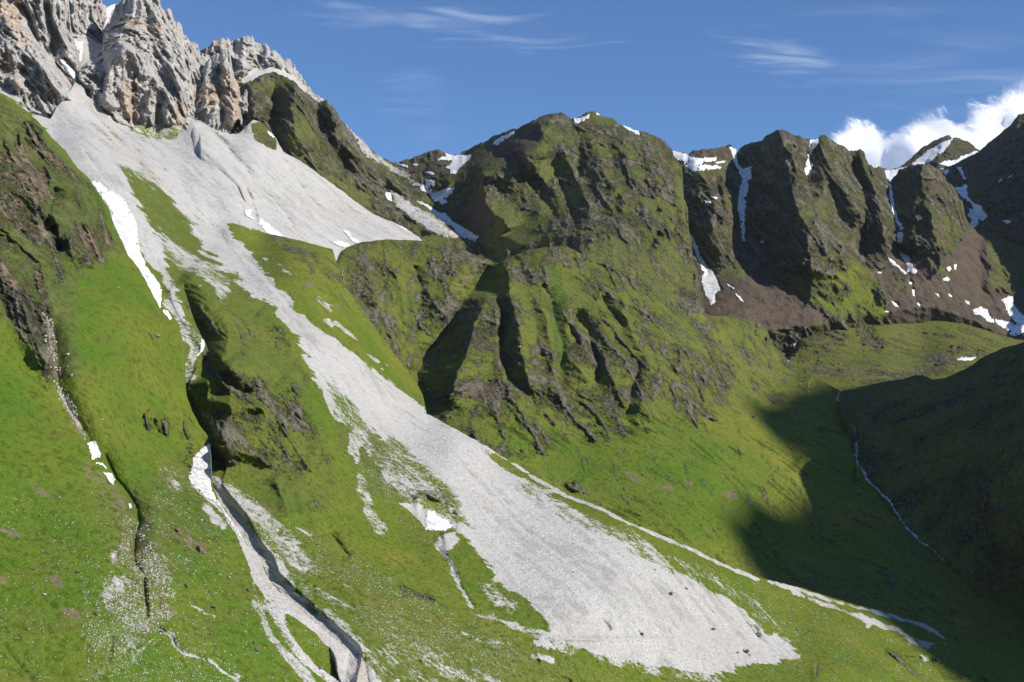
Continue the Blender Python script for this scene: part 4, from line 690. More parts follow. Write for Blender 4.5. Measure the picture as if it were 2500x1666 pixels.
# 5. green mound and hanging basin
build_layer('mound', 1780, 2720,
  top=T(1780,830,1850,815,1879,804,1930,804,1959,798,2014,787,2086,771,2159,762,2214,751,2294,750,2341,765,2395,782,2450,813,2486,825,2500,827,2600,812,2720,790),
  ctrl=[(1879,806,2080),(1930,806,2110),(2014,790,2150),(2159,765,2240),(2294,752,2330),(2395,785,2330),(2500,830,2260),(1930,890,1880),(2100,850,2020),(2250,850,2090),(2400,850,2110),(2000,925,1790),(2150,905,1850),(2300,890,1930),(2100,960,1700),(2400,900,1950),(2600,840,2200),(2200,1000,1600),(1800,900,1850)],
  relief=[(Z(6,620,270,690,380,760,480), -120, 30, 60), (Z(6,770,290,820,340,800,430,780,480), -22, 20, 40), (Z(6,1480,60,1180,230,1150,300), 6, 40, 30), (Z(6,1230,270,1400,420), -8, 40, 14),
    (Z(6,1640,600,1750,500,1870,430), -10, 22, 24), (Z(6,1870,410,1960,440,2040,460), -16, 16, 16), (Z(6,820,520,1300,560,1700,590), -6, 26, 20), (Z(6,1660,540,1800,470), 8, 14, 14)],
  base={'lush': .2, 'crag': .26, 'olive': .45},
  masks=[('crag', Z(6,620,275,780,280,830,330,820,440,760,500,690,460), 1, 6), ('olive', Z(6,640,285,790,285,810,400,770,470,700,450), 1, 5), ('crag', Z(6,870,290,1000,280,1100,260,1140,400,1000,440,880,390), .8, 10),
    ('crag', Z(6,1200,260,1300,280,1420,400,1350,450,1250,380), .9, 8), ('soil', Z(6,820,500,1100,510,1500,580,1700,480,1850,400,1900,440,1700,560,1600,620,1200,640,900,600), .50, 10),
    ('crag', Z(6,1620,490,1850,400,1920,410,1760,600,1640,600), .75, 10), ('olive', Z(6,800,560,1400,620,1600,600,1200,680), .1, 10), ('crag', Z(6,800,550,920,600,880,640), .7, 5), ('crag', Z(6,850,540,1200,560,1600,580,1700,600,1200,640,900,620), .55, 10)],
  jagpx=(1.2, 20), rnd=(30, 10), seed=6, undul=3.2, rough=.8, back=180, streak=(2100,850,2200,885,1.6,12))

# 6. pale fans under the limestone towers
build_layer('upper', 470, 1120,
  top=T(470,300,484,291,520,315,560,327,582,327,600,310,618,292,640,300,665,325,673,336,691,371,727,389,800,441,836,467,873,496,909,522,953,540,993,559,1033,587,1060,600,1120,630),
  ctrl=[(484,291,1880),(560,327,1890),(618,295,1960),(691,371,1930),(800,441,1960),(909,522,1960),(1033,587,1940),(509,349,1745),(564,407,1680),(600,447,1640),(618,491,1590),(629,535,1520),(640,574,1470),(700,480,1720),(700,575,1520),(800,600,1600),(900,595,1740),(800,520,1790),(1120,640,1940)],
  relief=[(Z(1,1310,850,1400,960,1550,1120,1650,1230,1700,1350,1730,1480), -10, 14, 22), (Z(1,1260,800,1350,980,1500,1120,1620,1260,1670,1400), 6, 40, 10), (Z(1,1450,870,1560,1020,1700,1200,1830,1330,1930,1460,1990,1560), -20, 12, 20), (Z(1,1500,900,1620,1050,1780,1230), 5, 16, 16),
    (Z(1,1750,980,1900,1120,2050,1280,2200,1440), -15, 10, 18), (Z(1,1800,1150,1950,1300,2100,1450), -9, 10, 10), (Z(1,1900,1100,2100,1270,2338,1450), -9, 10, 12), (Z(1,1700,1350,1720,1400,1760,1500), 6, 12, 12),
    (Z(1,1650,850,1720,900,1850,1000), 12, 26, 20), (Z(2,0,1160,200,1280,350,1350), 3, 30, 20)],
  base={'scree': 1, 'lush': .3, 'olive': .8},
  masks=[('scree', Z(1,1450,870,1560,1020,1700,1200,1830,1330,1930,1450,1960,1520), .5, 3, 3.5), ('scree', Z(1,1750,980,1900,1120,2050,1280,2180,1420), .55, 3, 3), ('scree', Z(1,1660,1250,1700,1350,1725,1440,1760,1520), .5, 3, 4), ('scree', Z(1,1600,1100,1740,1260,1860,1420), .62, 3, 2.5), ('scree', Z(1,1900,1060,2060,1200,2200,1330,2338,1460), .58, 3, 3.5),('scree', Z(1,1670,830,1760,815,1850,900,1855,1010,1800,1000,1700,920), .1, 4), ('crag', Z(1,1670,830,1760,815,1850,900,1855,1010,1800,1000,1700,920), .35, 5), ('soil', Z(1,1670,830,1760,815,1850,900,1855,1010,1800,1000,1700,920), .40, 5),
    ('scree', Z(1,1740,1120,1850,1180,1900,1260,1800,1200), .66, 7), ('scree', Z(1,1880,1090,2050,1200,2160,1330,2000,1240), .66, 8), ('scree', Z(2,40,1040,160,1100,280,1180,200,1170,80,1100), .62, 7), ('scree', Z(1,1560,820,1660,830,1680,900,1600,900), .6, 6), ('tan', Z(1,1820,900,1880,960,2000,1080,1900,1040), .5, 6),
    ('scree', Z(2,430,1240,640,1340,500,1330), .8, 8)],
  jagpx=(1.0, 14), rnd=(0, 1), seed=7, undul=1.5, rough=.8, back=30, sstreak=[(560,350,760,570,600,450,140),(700,400,960,575,820,500,160)], runamp=1.6, weld=[('lower','v',T(458,272,476,309,509,349,564,407,600,447,618,491,629,535),45)])

# 7. dark green ridge
build_layer('green', 560, 1180,
  top=T(560,260,578,222,596,209,618,196,640,182,669,175,691,185,713,196,735,215,756,233,775,250,785,247,798,243,807,255,818,269,833,293,855,320,869,340,874,352,884,369,902,391,920,407,945,414,960,426,975,444,996,466,1018,492,1047,511,1084,542,1105,562,1127,579,1156,589,1180,600),
  ctrl=[(578,222,2060),(640,182,2080),(713,196,2110),(798,243,2130),(855,320,2150),(920,407,2130),(1018,492,2060),(1156,589,1960),(620,300,1990),(700,300,2010),(691,371,1950),(800,440,1975),(780,330,2060),(909,522,1975),(900,450,2060),(1040,590,1945),(980,520,2010),(1060,560,1970),(1180,640,1940),(560,320,2000)],
  relief=[(Z(1,1800,480,1860,560,1850,700,1840,800), -40, 30, 50), (Z(1,1700,540,1720,700,1700,800), 26, 50, 30), (Z(1,1960,540,1990,640,1960,760,1990,900,2060,1040), 50, 50, 60), (Z(1,1800,800,1850,880,1870,960), -26, 24, 30),
    (Z(1,2080,640,2130,760,2180,900,2260,1040,2300,1200), -26, 30, 40), (Z(1,2195,670,2230,760,2290,900,2338,1000) + Z(2,60,650,120,800), 26, 30, 40), (Z(2,80,560,100,700,120,850,100,900), -22, 30, 34), (Z(2,190,650,210,760,300,880,380,960), 18, 34, 40),
    (Z(2,430,850,480,940,500,1000), 18, 40, 24), (Z(2,380,980,440,1100,560,1220), -8, 20, 24)],
  base={'lush': .3, 'crag': .74, 'olive': .75},
  masks=[('crag', Z(1,1950,800,2080,830,2120,900,2000,1000,1940,960), .12, 12), ('crag', Z(1,2230,1180,2338,1250) + Z(2,60,900,260,1050,300,1140,420,1200,200,1080,0,930), .12, 10), ('crag', Z(1,1720,500,1960,540,1990,620,1800,580), .45, 10),
    ('crag', Z(1,2120,690,2200,665,2338,840,2338,1000,2200,900), .85, 10), ('crag', Z(2,-20,400,80,540,190,650,200,700,100,640,0,560), .85, 8),
    ('soil', Z(2,340,1060,430,1080,560,1220,600,1290,480,1200,400,1200), .62, 8), ('scree', Z(2,410,990,470,1010,560,1080,680,1150,800,1230,900,1310,830,1330,700,1290,560,1200,450,1110), .60, 7), ('brown', Z(2,410,990,600,1100,900,1310,700,1290,450,1110), .55, 7),
    ('crag', Z(2,560,1240,700,1290,900,1350,940,1400,700,1360,600,1320), .05, 8), ('scree', Z(2,480,900,560,930,660,1050,700,1120,600,1040,500,960), .46, 6), ('tan', Z(2,400,850,500,950,420,960), .5, 6)],
  jagpx=(2.6, 16), rnd=(26, 10), seed=8, undul=4, rough=1.0, back=110, cstreak=(760,330,830,430))

# 8. limestone walls
build_layer('pinnacle', 448, 632,
  top=T(448,300,458,270,462,235,473,215,480,190,487,175,498,160,503,150,509,145,516,138,524,131,530,127,538,130,545,124,551,122,556,125,560,140,565,153,571,180,578,204,584,225,587,233,591,225,596,219,602,218,607,224,611,233,615,255,618,287,624,300,632,320),
  ctrl=[(460,300,1885),(520,320,1890),(580,330,1900),(620,300,1950),(545,124,1990),(500,200,1960),(570,220,1960),(545,250,1915),(480,240,1925),(602,218,2000),(632,320,1970),(448,200,2000)],
  relief=[(Z(1,1530,350,1520,480,1560,620,1560,760,1560,880), 26, 34, 30), (Z(1,1400,410,1390,520,1380,640,1400,800), 22, 24, 26), (Z(1,1470,450,1470,560,1480,700,1500,850), -24, 14, 22), (Z(1,1615,620,1600,700,1640,800), -26, 10, 14), (Z(1,1660,610,1660,700,1680,800), 14, 14, 14)],
  base={'cliff': 1, 'tan': .5}, masks=[('tan', Z(1,1540,520,1600,560,1610,760,1600,860,1540,760), 1, 8), ('tan', Z(1,1400,560,1440,560,1430,760,1360,740), .9, 8)],
  jagpx=(4.5, 12), rnd=(40, 12), seed=9, rough=.40, undul=1, back=40, tilt=0)
build_layer('tower', 176, 520,
  top=T(176,240,190,200,193,162,200,155,214,143,225,138,240,126,250,118,252,95,258,70,269,55,273,40,276,29,285,14,295,4,304,-12,380,-30,388,-10,396,18,402,24,409,21,414,22,418,29,424,47,429,56,435,54,442,60,447,72,453,84,462,98,469,105,473,100,478,102,483,105,487,120,494,127,500,140,506,170,512,200,520,260),
  ctrl=[(193,165,1790),(200,210,1755),(262,275,1745),(327,322,1755),(382,335,1790),(436,327,1800),(458,270,1870),(300,105,1830),(260,180,1800),(350,200,1815),(400,250,1810),(260,60,1960),(340,0,1950),(420,60,1990),(440,150,1930),(490,130,2050),(470,200,1930),(500,230,1980),(320,60,1930)],
  relief=[(Z(1,850,275,800,340,740,430,720,560,710,680,720,760), 46, 40, 90), (Z(1,690,330,700,500,680,640), -34, 26, 22), (Z(1,900,480,890,640,900,840), -14, 10, 16), (Z(1,840,450,830,600,860,800), 14, 24, 14),
    (Z(1,1060,60,1080,200,1120,330,1180,440,1200,560,1280,700), 26, 40, 60), (Z(1,860,80,840,180,760,280), 22, 40, 60), (Z(1,980,20,1000,200,1060,340), -14, 30, 30), (Z(1,1060,690,1050,770,1060,850), -30, 12, 26), (Z(1,1130,680,1120,760,1130,850), 18, 16, 34),
    (Z(1,1250,600,1260,700,1250,760), -14, 12, 16), (Z(1,1200,160,1230,300,1260,460,1300,600), -20, 12, 26), (Z(1,1290,290,1300,420,1310,560), 14, 20, 20), (Z(1,820,270,960,330,1100,420,1230,380), -14, 14, 20),
    (Z(1,1340,330,1300,480,1290,620), -24, 14, 20), (Z(1,560,640,700,760,900,860), 14, 20, 10)],
  base={'cliff': 1, 'tan': .35},
  masks=[('tan', Z(1,830,560,900,560,940,700,920,830,850,820,780,720), 1, 10), ('tan', Z(1,1130,690,1240,690,1240,840,1140,850), 1, 6), ('tan', Z(1,1050,640,1110,660,1070,820,1030,840), .9, 6), ('tan', Z(1,820,80,1100,100,1100,220,860,240), .75, 14), ('tan', Z(1,1000,520,1050,560,1040,700,980,680), .7, 8),
    ('tan', Z(1,560,380,820,300,700,560,700,700,560,640), -.6, 10), ('cliff', Z(1,880,850,1230,850,1200,960,920,930), 0, 4), ('scree', Z(1,880,850,1230,850,1200,960,920,930), .5, 4), ('lush', Z(1,880,850,1230,850,1200,960,920,930), .6, 4)],
  jagpx=(4.5, 13), rnd=(45, 12), seed=10, rough=.40, undul=1, back=60)
build_layer('cliffleft', -170, 206,
  top=T(-170,-190,100,-190,150,-120,168,-60,172,10,174,60,178,92,183,118,190,150,196,163,206,210),
  ctrl=[(0,210,1600),(73,276,1590),(124,291,1600),(140,262,1650),(182,210,1725),(196,160,1790),(0,0,1720),(80,120,1690),(150,0,1830),(170,90,1840),(100,-150,1830),(-150,0,1700),(-150,200,1560),(100,230,1630),(150,180,1720)],
  relief=[(Z(1,0,60,60,160,150,300,330,480,430,620,500,700), 34, 70, 40), (Z(1,120,0,200,120,260,260,340,380,430,500,520,600), -46, 26, 34), (Z(1,300,0,310,140,360,300,400,350,500,480,560,600), -34, 18, 30), (Z(1,270,60,290,200,330,330), 22, 24, 20), (Z(1,420,0,400,140,430,300,450,400), 26, 24, 30),
    (Z(1,30,260,90,400,110,560,130,640), 22, 30, 34), (Z(1,130,440,200,560,330,720), -16, 20, 26), (Z(1,230,340,330,520,420,680), 16, 24, 24), (Z(1,480,60,500,200,500,280), 10, 20, 20)],
  base={'cliff': 1, 'tan': .35},
  masks=[('tan', Z(1,-20,-10,140,0,160,120,60,160,-20,100), .9, 10), ('tan', Z(1,-20,350,110,380,120,600,60,620,-20,520), .8, 10), ('tan', Z(1,340,560,440,580,430,640,350,640), .8, 8), ('tan', Z(1,250,150,350,180,370,330,300,300), .5, 8)],
  jagpx=(3, 12), rnd=(40, 12), seed=11, rough=.40, undul=1, back=60)
build_layer('bowl', 150, 300,
  top=T(150,92,178,88,200,80,215,87,238,106,250,108,262,112,275,104,300,90),
  ctrl=[(178,90,1960),(200,82,1990),(238,107,1980),(262,113,1960),(200,150,1830),(230,140,1880),(180,150,1840),(290,100,1950)], relief=[],
  base={'scree': .75, 'tan': .1}, masks=[], jagpx=(1, 12), rnd=(0, 1), seed=12, undul=1, rough=.8, back=20)
build_layer('backwall', 140, 268,
  top=T(140,-140,200,-100,236,-40,247,0,252,10,256,14,260,18,262,40,263,70,265,112,268,160),
  ctrl=[(150,0,1990),(200,80,2000),(238,107,2000),(240,0,2060),(262,20,2120),(180,-100,2080),(262,110,2060)],
  relief=[(Z(1,560,0,570,120,580,240), 24, 30, 30), (Z(1,640,20,620,120,610,220), 16, 34, 80)], base={'cliff': 1, 'tan': .45}, masks=[], jagpx=(2.5, 10), rnd=(20, 8), seed=13, rough=.4, back=20)
build_layer('notch', 225, 320,
  top=T(225,60,262,18,272,12,284,10,300,8,320,0),
  ctrl=[(240,100,2010),(262,40,2090),(284,10,2160),(300,40,2120),(260,110,2000),(230,60,2090)], relief=[], base={'scree': .6, 'cliff': .4}, masks=[], jagpx=(1, 12), seed=14, rough=.4, back=30)
build_layer('backridge', 440, 900,
  top=T(440,140,470,130,493,124,498,118,504,113,511,112,520,104,526,99,531,98,537,99,542,95,549,91,556,92,560,91,567,102,572,98,578,93,584,88,589,86,597,87,605,85,612,90,618,95,625,102,633,106,640,105,647,107,658,116,665,122,673,127,681,136,687,138,691,145,700,144,707,150,713,156,727,175,735,186,742,196,749,207,757,214,764,222,775,233,789,244,830,290,900,360),
  ctrl=[(470,130,2160),(540,95,2200),(605,85,2240),(658,116,2260),(713,156,2280),(789,244,2290),(480,250,2060),(560,200,2130),(600,210,2130),(680,190,2190),(740,230,2230),(850,330,2290),(620,150,2190)],
  relief=[(Z(1,1640,240,1640,330,1620,420,1640,520), 26, 30, 34), (Z(1,1580,270,1570,360,1590,480), -20, 16, 20), (Z(1,1490,260,1480,340,1500,400), 22, 24, 20), (Z(1,1740,300,1750,400,1720,480), -16, 18, 24), (Z(1,1800,310,1860,400,1940,460,2020,560), 14, 30, 20), (Z(1,1590,540,1700,470,1850,440,1960,480,2080,600), -10, 30, 20)],
  base={'cliff': 1, 'tan': 0}, masks=[('cliff', Z(1,1590,560,1700,460,1850,440,1980,500,2100,640,1900,560), 0, 5), ('scree', Z(1,1590,560,1700,460,1850,440,1980,500,2100,640,1900,560), .75, 6), ('tan', Z(1,1440,260,1560,260,1540,340,1420,360), .4, 8)],
  jagpx=(5.5, 10), rnd=(40, 9), seed=15, rough=.40, back=60)

# 9. central peak with the pass on its left
build_layer('peak', 820, 1760,
  top=T(820,290,833,296,855,318,869,336,875,344,895,360,920,376,945,391,960,396,971,396,993,389,1022,380,1033,375,1055,369,1069,366,1087,373,1098,379,1120,379,1135,369,1164,355,1200,336,1236,320,1262,315,1284,302,1320,285,1338,278,1367,275,1382,280,1393,289,1408,290,1429,276,1440,273,1455,275,1473,285,1491,289,1513,302,1549,318,1564,321,1585,325,1607,335,1622,344,1640,365,1650,387,1663,402,1656,425,1669,448,1664,476,1680,508,1673,538,1686,575,1690,620,1706,680,1716,730,1722,775,1740,820,1760,860),
  ctrl=[(840,305,2330),(900,370,2380),(960,398,2420),(1069,368,2420),(1130,378,2420),(1000,440,2290),(1080,480,2170),(1060,520,2100),(1150,590,1990),(1120,440,2210),(1180,420,2130),(1200,336,2380),(1284,302,2300),(1330,285,2270),(1440,273,2260),(1549,320,2230),(1640,370,2200),
     (1255,410,2100),(1250,550,1960),(1330,480,2020),(1218,650,1860),(1300,620,1840),(1425,624,1740),(1400,500,1950),(1500,650,1722),(1500,450,2000),(1580,690,1722),(1600,500,1950),(1712,762,1742),(1660,600,1880),(1680,700,1800),(1420,380,2110),(1560,400,2080),(1680,500,2000),(1760,860,1700),(940,470,2180)],
  relief=[(Z(2,1430,510,1440,580,1450,650,1420,710,1370,760,1300,830), 78, 150, 120), (Z(2,820,925,900,860,1000,812,1090,815,1160,840,1250,845,1310,825), 40, 40, 60, 'full'), (Z(2,900,770,1100,720,1250,780,1180,810), -36, 50, 40),
     (Z(2,1040,870,1060,1000,1080,1080,1120,1150,1180,1210,1240,1290), 50, 70, 60), (Z(2,820,920,800,1000,760,1090), 12, 20, 20), (Z(2,960,1200,1000,1290,1020,1330), 12, 24, 24), (Z(2,850,1130,900,1180,960,1240), 10, 24, 24),
     (Z(2,1650,540,1690,620,1680,760,1700,880,1760,1000), -11, 40, 40), (Z(2,1760,475,1750,600,1820,760,1860,900,1960,1060), 18, 70, 60), (Z(2,2000,570,1990,700,2040,860,2100,1000), 13, 60, 50), (Z(2,1900,620,1890,760,1960,930), -10, 34, 34), (Z(2,2160,620,2150,760,2200,900,2260,1060), 14, 50, 50), (Z(2,2110,640,2090,760,2140,900,2150,1050), -9, 30, 30),
     (Z(2,1480,780,1560,950,1640,1150,1680,1280), -18, 24, 30), (Z(2,1560,700,1640,860,1720,1020,1800,1180), 16, 26, 26), (Z(2,1800,970,1860,1060,1940,1170), 10, 14, 9), (Z(2,1200,860,1300,1020,1450,1180), 12, 40, 50), (Z(2,1280,840,1360,960,1480,1080,1600,1260), -14, 24, 30),
     (Z(2,1680,850,1690,920), -16, 12, 16), (Z(2,1980,840,2000,900), -14, 12, 16), (Z(2,2240,1280,2180,1350,2120,1420), -30, 14, 26), (Z(2,1450,1340,1600,1300,1740,1330), 8, 20, 20), (Z(2,1080,1340,1200,1320,1400,1400), 12, 40, 30), (Z(2,960,1370,1060,1420,1160,1480), -20, 30, 30),
     (Z(2,480,820,620,770,740,735,800,770), 16, 20, 30), (Z(2,640,960,700,1060,800,1180,900,1290,980,1340), -12, 26, 30), (Z(2,760,900,860,880), 10, 20, 14), (Z(3,0,560,60,700,70,850), -18, 30, 20), (Z(2,2280,1000,2338,1150,2338,1300), -14, 24, 24)],
  base={'lush': .35, 'crag': .66, 'olive': .75},
  masks=[('brown', Z(2,1110,700,1270,600,1430,510,1450,640,1360,760,1280,830,1180,830,1080,800,960,800,900,860,880,770), .75, 10), ('brown', Z(2,460,820,700,830,860,860,800,920,700,900,560,880), .8, 8), ('crag', Z(2,480,810,620,770,740,730,800,770,760,800,600,820), .9, 4), ('scree', Z(2,100,580,200,650,330,760,440,830,560,900,640,980,560,960,440,880,300,800,180,700), .56, 7), ('soil', Z(2,100,580,330,760,560,900,640,980,440,880), .5, 8),
     ('brown', Z(2,760,1090,850,1100,900,1060,1080,1060,1120,1150,1130,1230,1040,1320,960,1270,860,1200), .8, 10), ('crag', Z(2,1000,815,1120,815,1180,860,1300,840,1340,900,1260,900,1100,880,1000,870), .08, 10),
     ('crag', Z(2,1060,1080,1200,1090,1400,1180,1600,1300,1640,1420,1400,1380,1100,1400,1000,1380,1100,1250), .12, 16), ('crag', Z(2,1560,640,1700,700,1720,760,1640,740), .2, 10), ('crag', Z(2,2100,1050,2300,1150,2338,1250,2200,1200), .1, 12), ('crag', Z(2,1700,1280,2100,1400,2338,1500) + Z(6,0,560,100,700) + Z(2,1600,1500), .25, 24), ('lush', Z(2,1950,1240,2250,1300,2150,1500,2000,1400), .7, 14),
     ('crag', Z(2,1460,1340,1600,1290,1760,1310,1740,1380,1500,1400), .75, 8), ('crag', Z(3,0,560,70,620,120,760,60,900,0,900), .35, 12), ('soil', Z(2,1500,900,1700,1000,1720,1200,1640,1240,1560,1100), .45, 12), ('tan', Z(2,1840,1030,1950,1160,1930,1180), .5, 5), ('crag', Z(6,0,150,160,190,200,230,60,240), .6, 10), ('crag', Z(6,170,230,450,300,600,500,300,500,100,300), .15, 16)],
  jagpx=(2.8, 13), rnd=(36, 12), seed=16, undul=4, rough=.95, back=200, streak=(1400,560,1500,600,2,14), cstreak=(1400,440,1465,535), weld=[('ribs','u',T(1425,624,1500,650,1580,690,1640,730,1680,752,1712,762),50)])

# 10. row of dark horns with their brown aprons
build_layer('horns', 1610, 2720,
  top=T(1610,372,1650,369,1679,378,1686,371,1700,367,1715,365,1740,362,1770,357,1783,355,1788,362,1803,365,1815,358,1832,348,1843,347,1857,342,1875,327,1897,318,1910,314,1923,322,1930,328,1952,333,1975,340,1982,344,1995,341,1999,333,2012,328,2028,340,2043,351,2065,360,2079,371,2086,371,2101,364,2110,369,2114,385,2126,404,2139,411,2154,409,2161,418,2168,440,2174,446,2182,435,2195,415,2217,407,2246,400,2265,398,2275,404,2297,418,2312,440,2334,462,2348,487,2355,520,2374,556,2385,568,2414,567,2500,578,2720,600),
  ctrl=[(1650,370,2540),(1740,362,2580),(1792,367,2620),(1910,315,2560),(2012,330,2600),(2101,366,2640),(2174,446,2620),(2265,400,2640),(2348,487,2600),(2385,570,2560),(2500,580,2620),(2720,600,2650),(1680,580,2320),(1735,690,2180),(1710,450,2440),(1760,560,2330),(1814,585,2330),(1854,655,2240),(1950,680,2200),(1960,520,2370),(2050,550,2360),(2115,640,2280),(2130,500,2460),(2203,611,2380),(2240,620,2330),(2300,620,2350),
     (1740,760,2060),(1870,790,2050),(1950,780,2080),(2020,780,2110),(2150,750,2180),(2200,700,2240),(2300,740,2260),(2400,780,2290),(2400,680,2400),(2500,820,2300),(2500,700,2420),(1800,700,2140),(2720,800,2300),(2300,520,2480),(1640,440,2480)],
  relief=[(Z(3,390,455,395,520,440,590,470,640,435,740,435,850,450,960,445,1060,500,1150,560,1250,600,1290), -78, 40, 120, 'full'), (Z(3,715,315,722,400,735,500,755,620,795,760,825,900,870,1000,905,1110,870,1230,840,1340), 110, 150, 130), 
     (Z(3,930,395,900,470,895,560,880,630,910,720,960,800), -50, 26, 50), (Z(3,995,352,1010,450,1040,600,1150,760,1260,900,1280,1000), 46, 44, 60), (Z(3,1190,480,1210,600,1260,700,1300,850,1290,950,1250,1100,1270,1200,1330,1270), -60, 30, 60), (Z(3,1245,450,1290,600,1345,740,1370,880,1400,1020,1440,1120), 60, 50, 60),
     (Z(3,1340,580,1380,640,1440,700), 14, 20, 30), (Z(3,1430,620,1445,760,1462,880,1500,960,1510,1060,1520,1130,1560,1180), -70, 34, 80, 'full'), (Z(3,1690,545,1650,620,1610,740,1600,900,1570,1050,1560,1150), 70, 70, 110), (Z(3,1720,760,1760,900,1840,1050), 20, 50, 50), (Z(3,1820,660,1880,800,1930,950,1960,1100), 20, 40, 60),
     (Z(3,250,430,140,540,180,620,240,760,250,880,260,1000,300,1200), 44, 90, 60), (Z(3,50,850,90,1040,150,1170,230,1300), -36, 20, 60), (Z(3,330,600,340,760,350,900,400,1060,470,1200), 26, 50, 30), (Z(3,270,620,300,800,300,900), -16, 30, 24),
     (Z(3,1020,640,1080,800,1130,950,1180,1050), -16, 30, 34), (Z(3,900,900,980,1000,1100,1130,1230,1220), 14, 40, 40), (Z(3,860,1340,900,1200,1000,1140), -16, 30, 30), (Z(3,680,1120,700,1200,740,1280), 14, 24, 20), (Z(3,570,1260,700,1340,860,1470,1000,1568), -8, 16, 22), (Z(3,500,1290,560,1400,620,1500), 8, 40, 30),
     (Z(3,1230,1180,1300,1290,1400,1400,1440,1500), 12, 40, 26), (Z(3,1310,1280,1380,1360,1440,1440,1500,1520), -7, 10, 14), (Z(3,1550,1230,1590,1380,1600,1440,1630,1520), -5, 8, 12), (Z(3,1690,1180,1760,1260,1830,1300), 12, 24, 16), (Z(3,1940,1130,1960,1250,2060,1400,2160,1500), -8, 20, 24), (Z(3,2080,1000,2090,1200,2120,1400), 16, 20, 50), (Z(3,1980,1000,2000,1100,2100,1300), -12, 30, 20)],
  base={'lush': .25, 'crag': .8, 'olive': .95},
  masks=[('brown', Z(3,80,1260,230,1270,340,1350,480,1300,560,1250,700,1340,860,1480,1050,1600,600,1700,200,1568,150,1500,170,1380), 1, 6), ('brown', Z(3,1290,1200,1380,1260,1480,1120,1560,1180,1700,1200,1860,1160,1950,1000,2100,1010,2100,1300,2150,1420,2338,1400,2500,1500,2500,1800,1600,1700,1420,1600,1440,1460,1380,1360), 1, 7),
     ('brown', Z(3,1700,1180,1780,1230,1880,1310,1760,1290), 0, 5), ('crag', Z(3,1700,1180,1780,1230,1880,1310,1760,1290), .05, 5), ('brown', Z(3,1430,1220,1520,1300,1560,1450,1500,1400), .35, 8), ('crag', Z(3,650,1280,760,1330,900,1460,1050,1568,1400,1568,1420,1440,1340,1350,1220,1230,1180,1260,1000,1300,860,1320,740,1280), .18, 14), ('olive', Z(3,650,1280,900,1460,1050,1568,1400,1568,1420,1440,1220,1230,860,1320), .15, 12), ('crag', Z(3,860,1360,1000,1330,1150,1420,1120,1500,960,1480), .7, 8), ('crag', Z(3,1290,1400,1420,1390,1400,1500,1320,1490), .6, 8),
     ('crag', Z(3,290,1240,420,1250,480,1330,400,1360,300,1320), .15, 8), ('crag', Z(3,100,470,380,430,380,530,140,520), .95, 5), ('brown', Z(3,100,440,380,430,380,530,140,520), .6, 5), ('crag', Z(3,80,590,300,560,380,600,300,640,120,640), .3, 8), ('crag', Z(3,1040,700,1160,900,1240,1040,1160,1080,960,900,820,960,780,860), .42, 16), ('crag', Z(3,1620,780,1840,880,1900,1040,1760,1120,1640,980), .40, 16), ('brown', Z(3,1680,640,1800,700,1820,800,1700,740), .7, 8), ('brown', Z(3,1680,840,1800,980,1880,1100,1800,1080), .6, 8), ('crag', Z(3,2090,1010,2500,1040,2500,1260,2338,1400,2120,1380), .28, 12), ('brown', Z(3,2100,1020,2500,1040,2500,1280,2338,1360,2110,1330), .30, 12), ('soil', Z(3,0,890,40,900,30,960,0,950), .6, 5)],
  jagpx=(3.8, 12), rnd=(36, 11), seed=17, undul=4, rough=1.0, back=260, streak=(2050,650,2110,730,2,14), cstreak=(1950,550,2030,665))

# 11. dark wall closing the right edge, and the farthest peak
build_layer('wall', 2150, 2800,
  top=T(2150,470,2200,470,2250,455,2290,430,2330,400,2360,385,2381,374,2395,367,2414,349,2432,336,2450,318,2468,305,2474,298,2483,285,2490,279,2500,277,2560,250,2640,200,2720,190,2800,200),
  ctrl=[(2290,430,3020),(2395,370,3050),(2500,280,2980),(2640,200,2950),(2330,520,2850),(2400,560,2640),(2500,560,2620),(2500,420,2780),(2420,460,2820),(2700,400,2600),(2700,600,2350),(2200,480,3050),(2800,300,2500)],
  relief=[(Z(3,1890,580,1940,660,1940,720,1960,790,2030,900,2060,960), -30, 26, 40), (Z(3,2290,240,2200,400,2150,560,2140,700,2180,900), 34, 50, 90), (Z(3,2040,470,2000,560,2010,700,2100,860), 20, 40, 60)],
  base={'lush': .3, 'crag': 1, 'olive': 1}, masks=[('brown', Z(3,1780,580,2000,480,2100,420,2338,500,2338,1100,1980,1100), .25, 20)],
  jagpx=(2.6, 14), rnd=(40, 10), seed=18, undul=4, rough=1.0, back=260)
build_layer('distant', 2090, 2620,
  top=T(2090,400,2120,404,2139,404,2166,415,2192,411,2195,409,2217,393,2246,364,2279,345,2305,333,2312,331,2317,331,2325,338,2331,336,2337,335,2348,340,2365,347,2381,360,2395,367,2450,400,2620,430),
  ctrl=[(2140,406,3300),(2195,410,3300),(2246,366,3460),(2317,332,3560),(2395,368,3420),(2250,440,3180),(2350,430,3250),(2180,450,3150),(2500,420,3300)],
  relief=[(Z(3,1835,360,1800,430,1760,500,1740,560), 60, 50, 90), (Z(3,1890,370,1850,440,1800,500), 20, 24, 50)],
  base={'lush': .3, 'crag': 1, 'olive': 1}, masks=[('brown', T(2200,340,2400,340,2400,480,2200,480), .4, 10)],
  jagpx=(1.8, 12), rnd=(50, 9), seed=19, undul=4, rough=1.0, back=300)
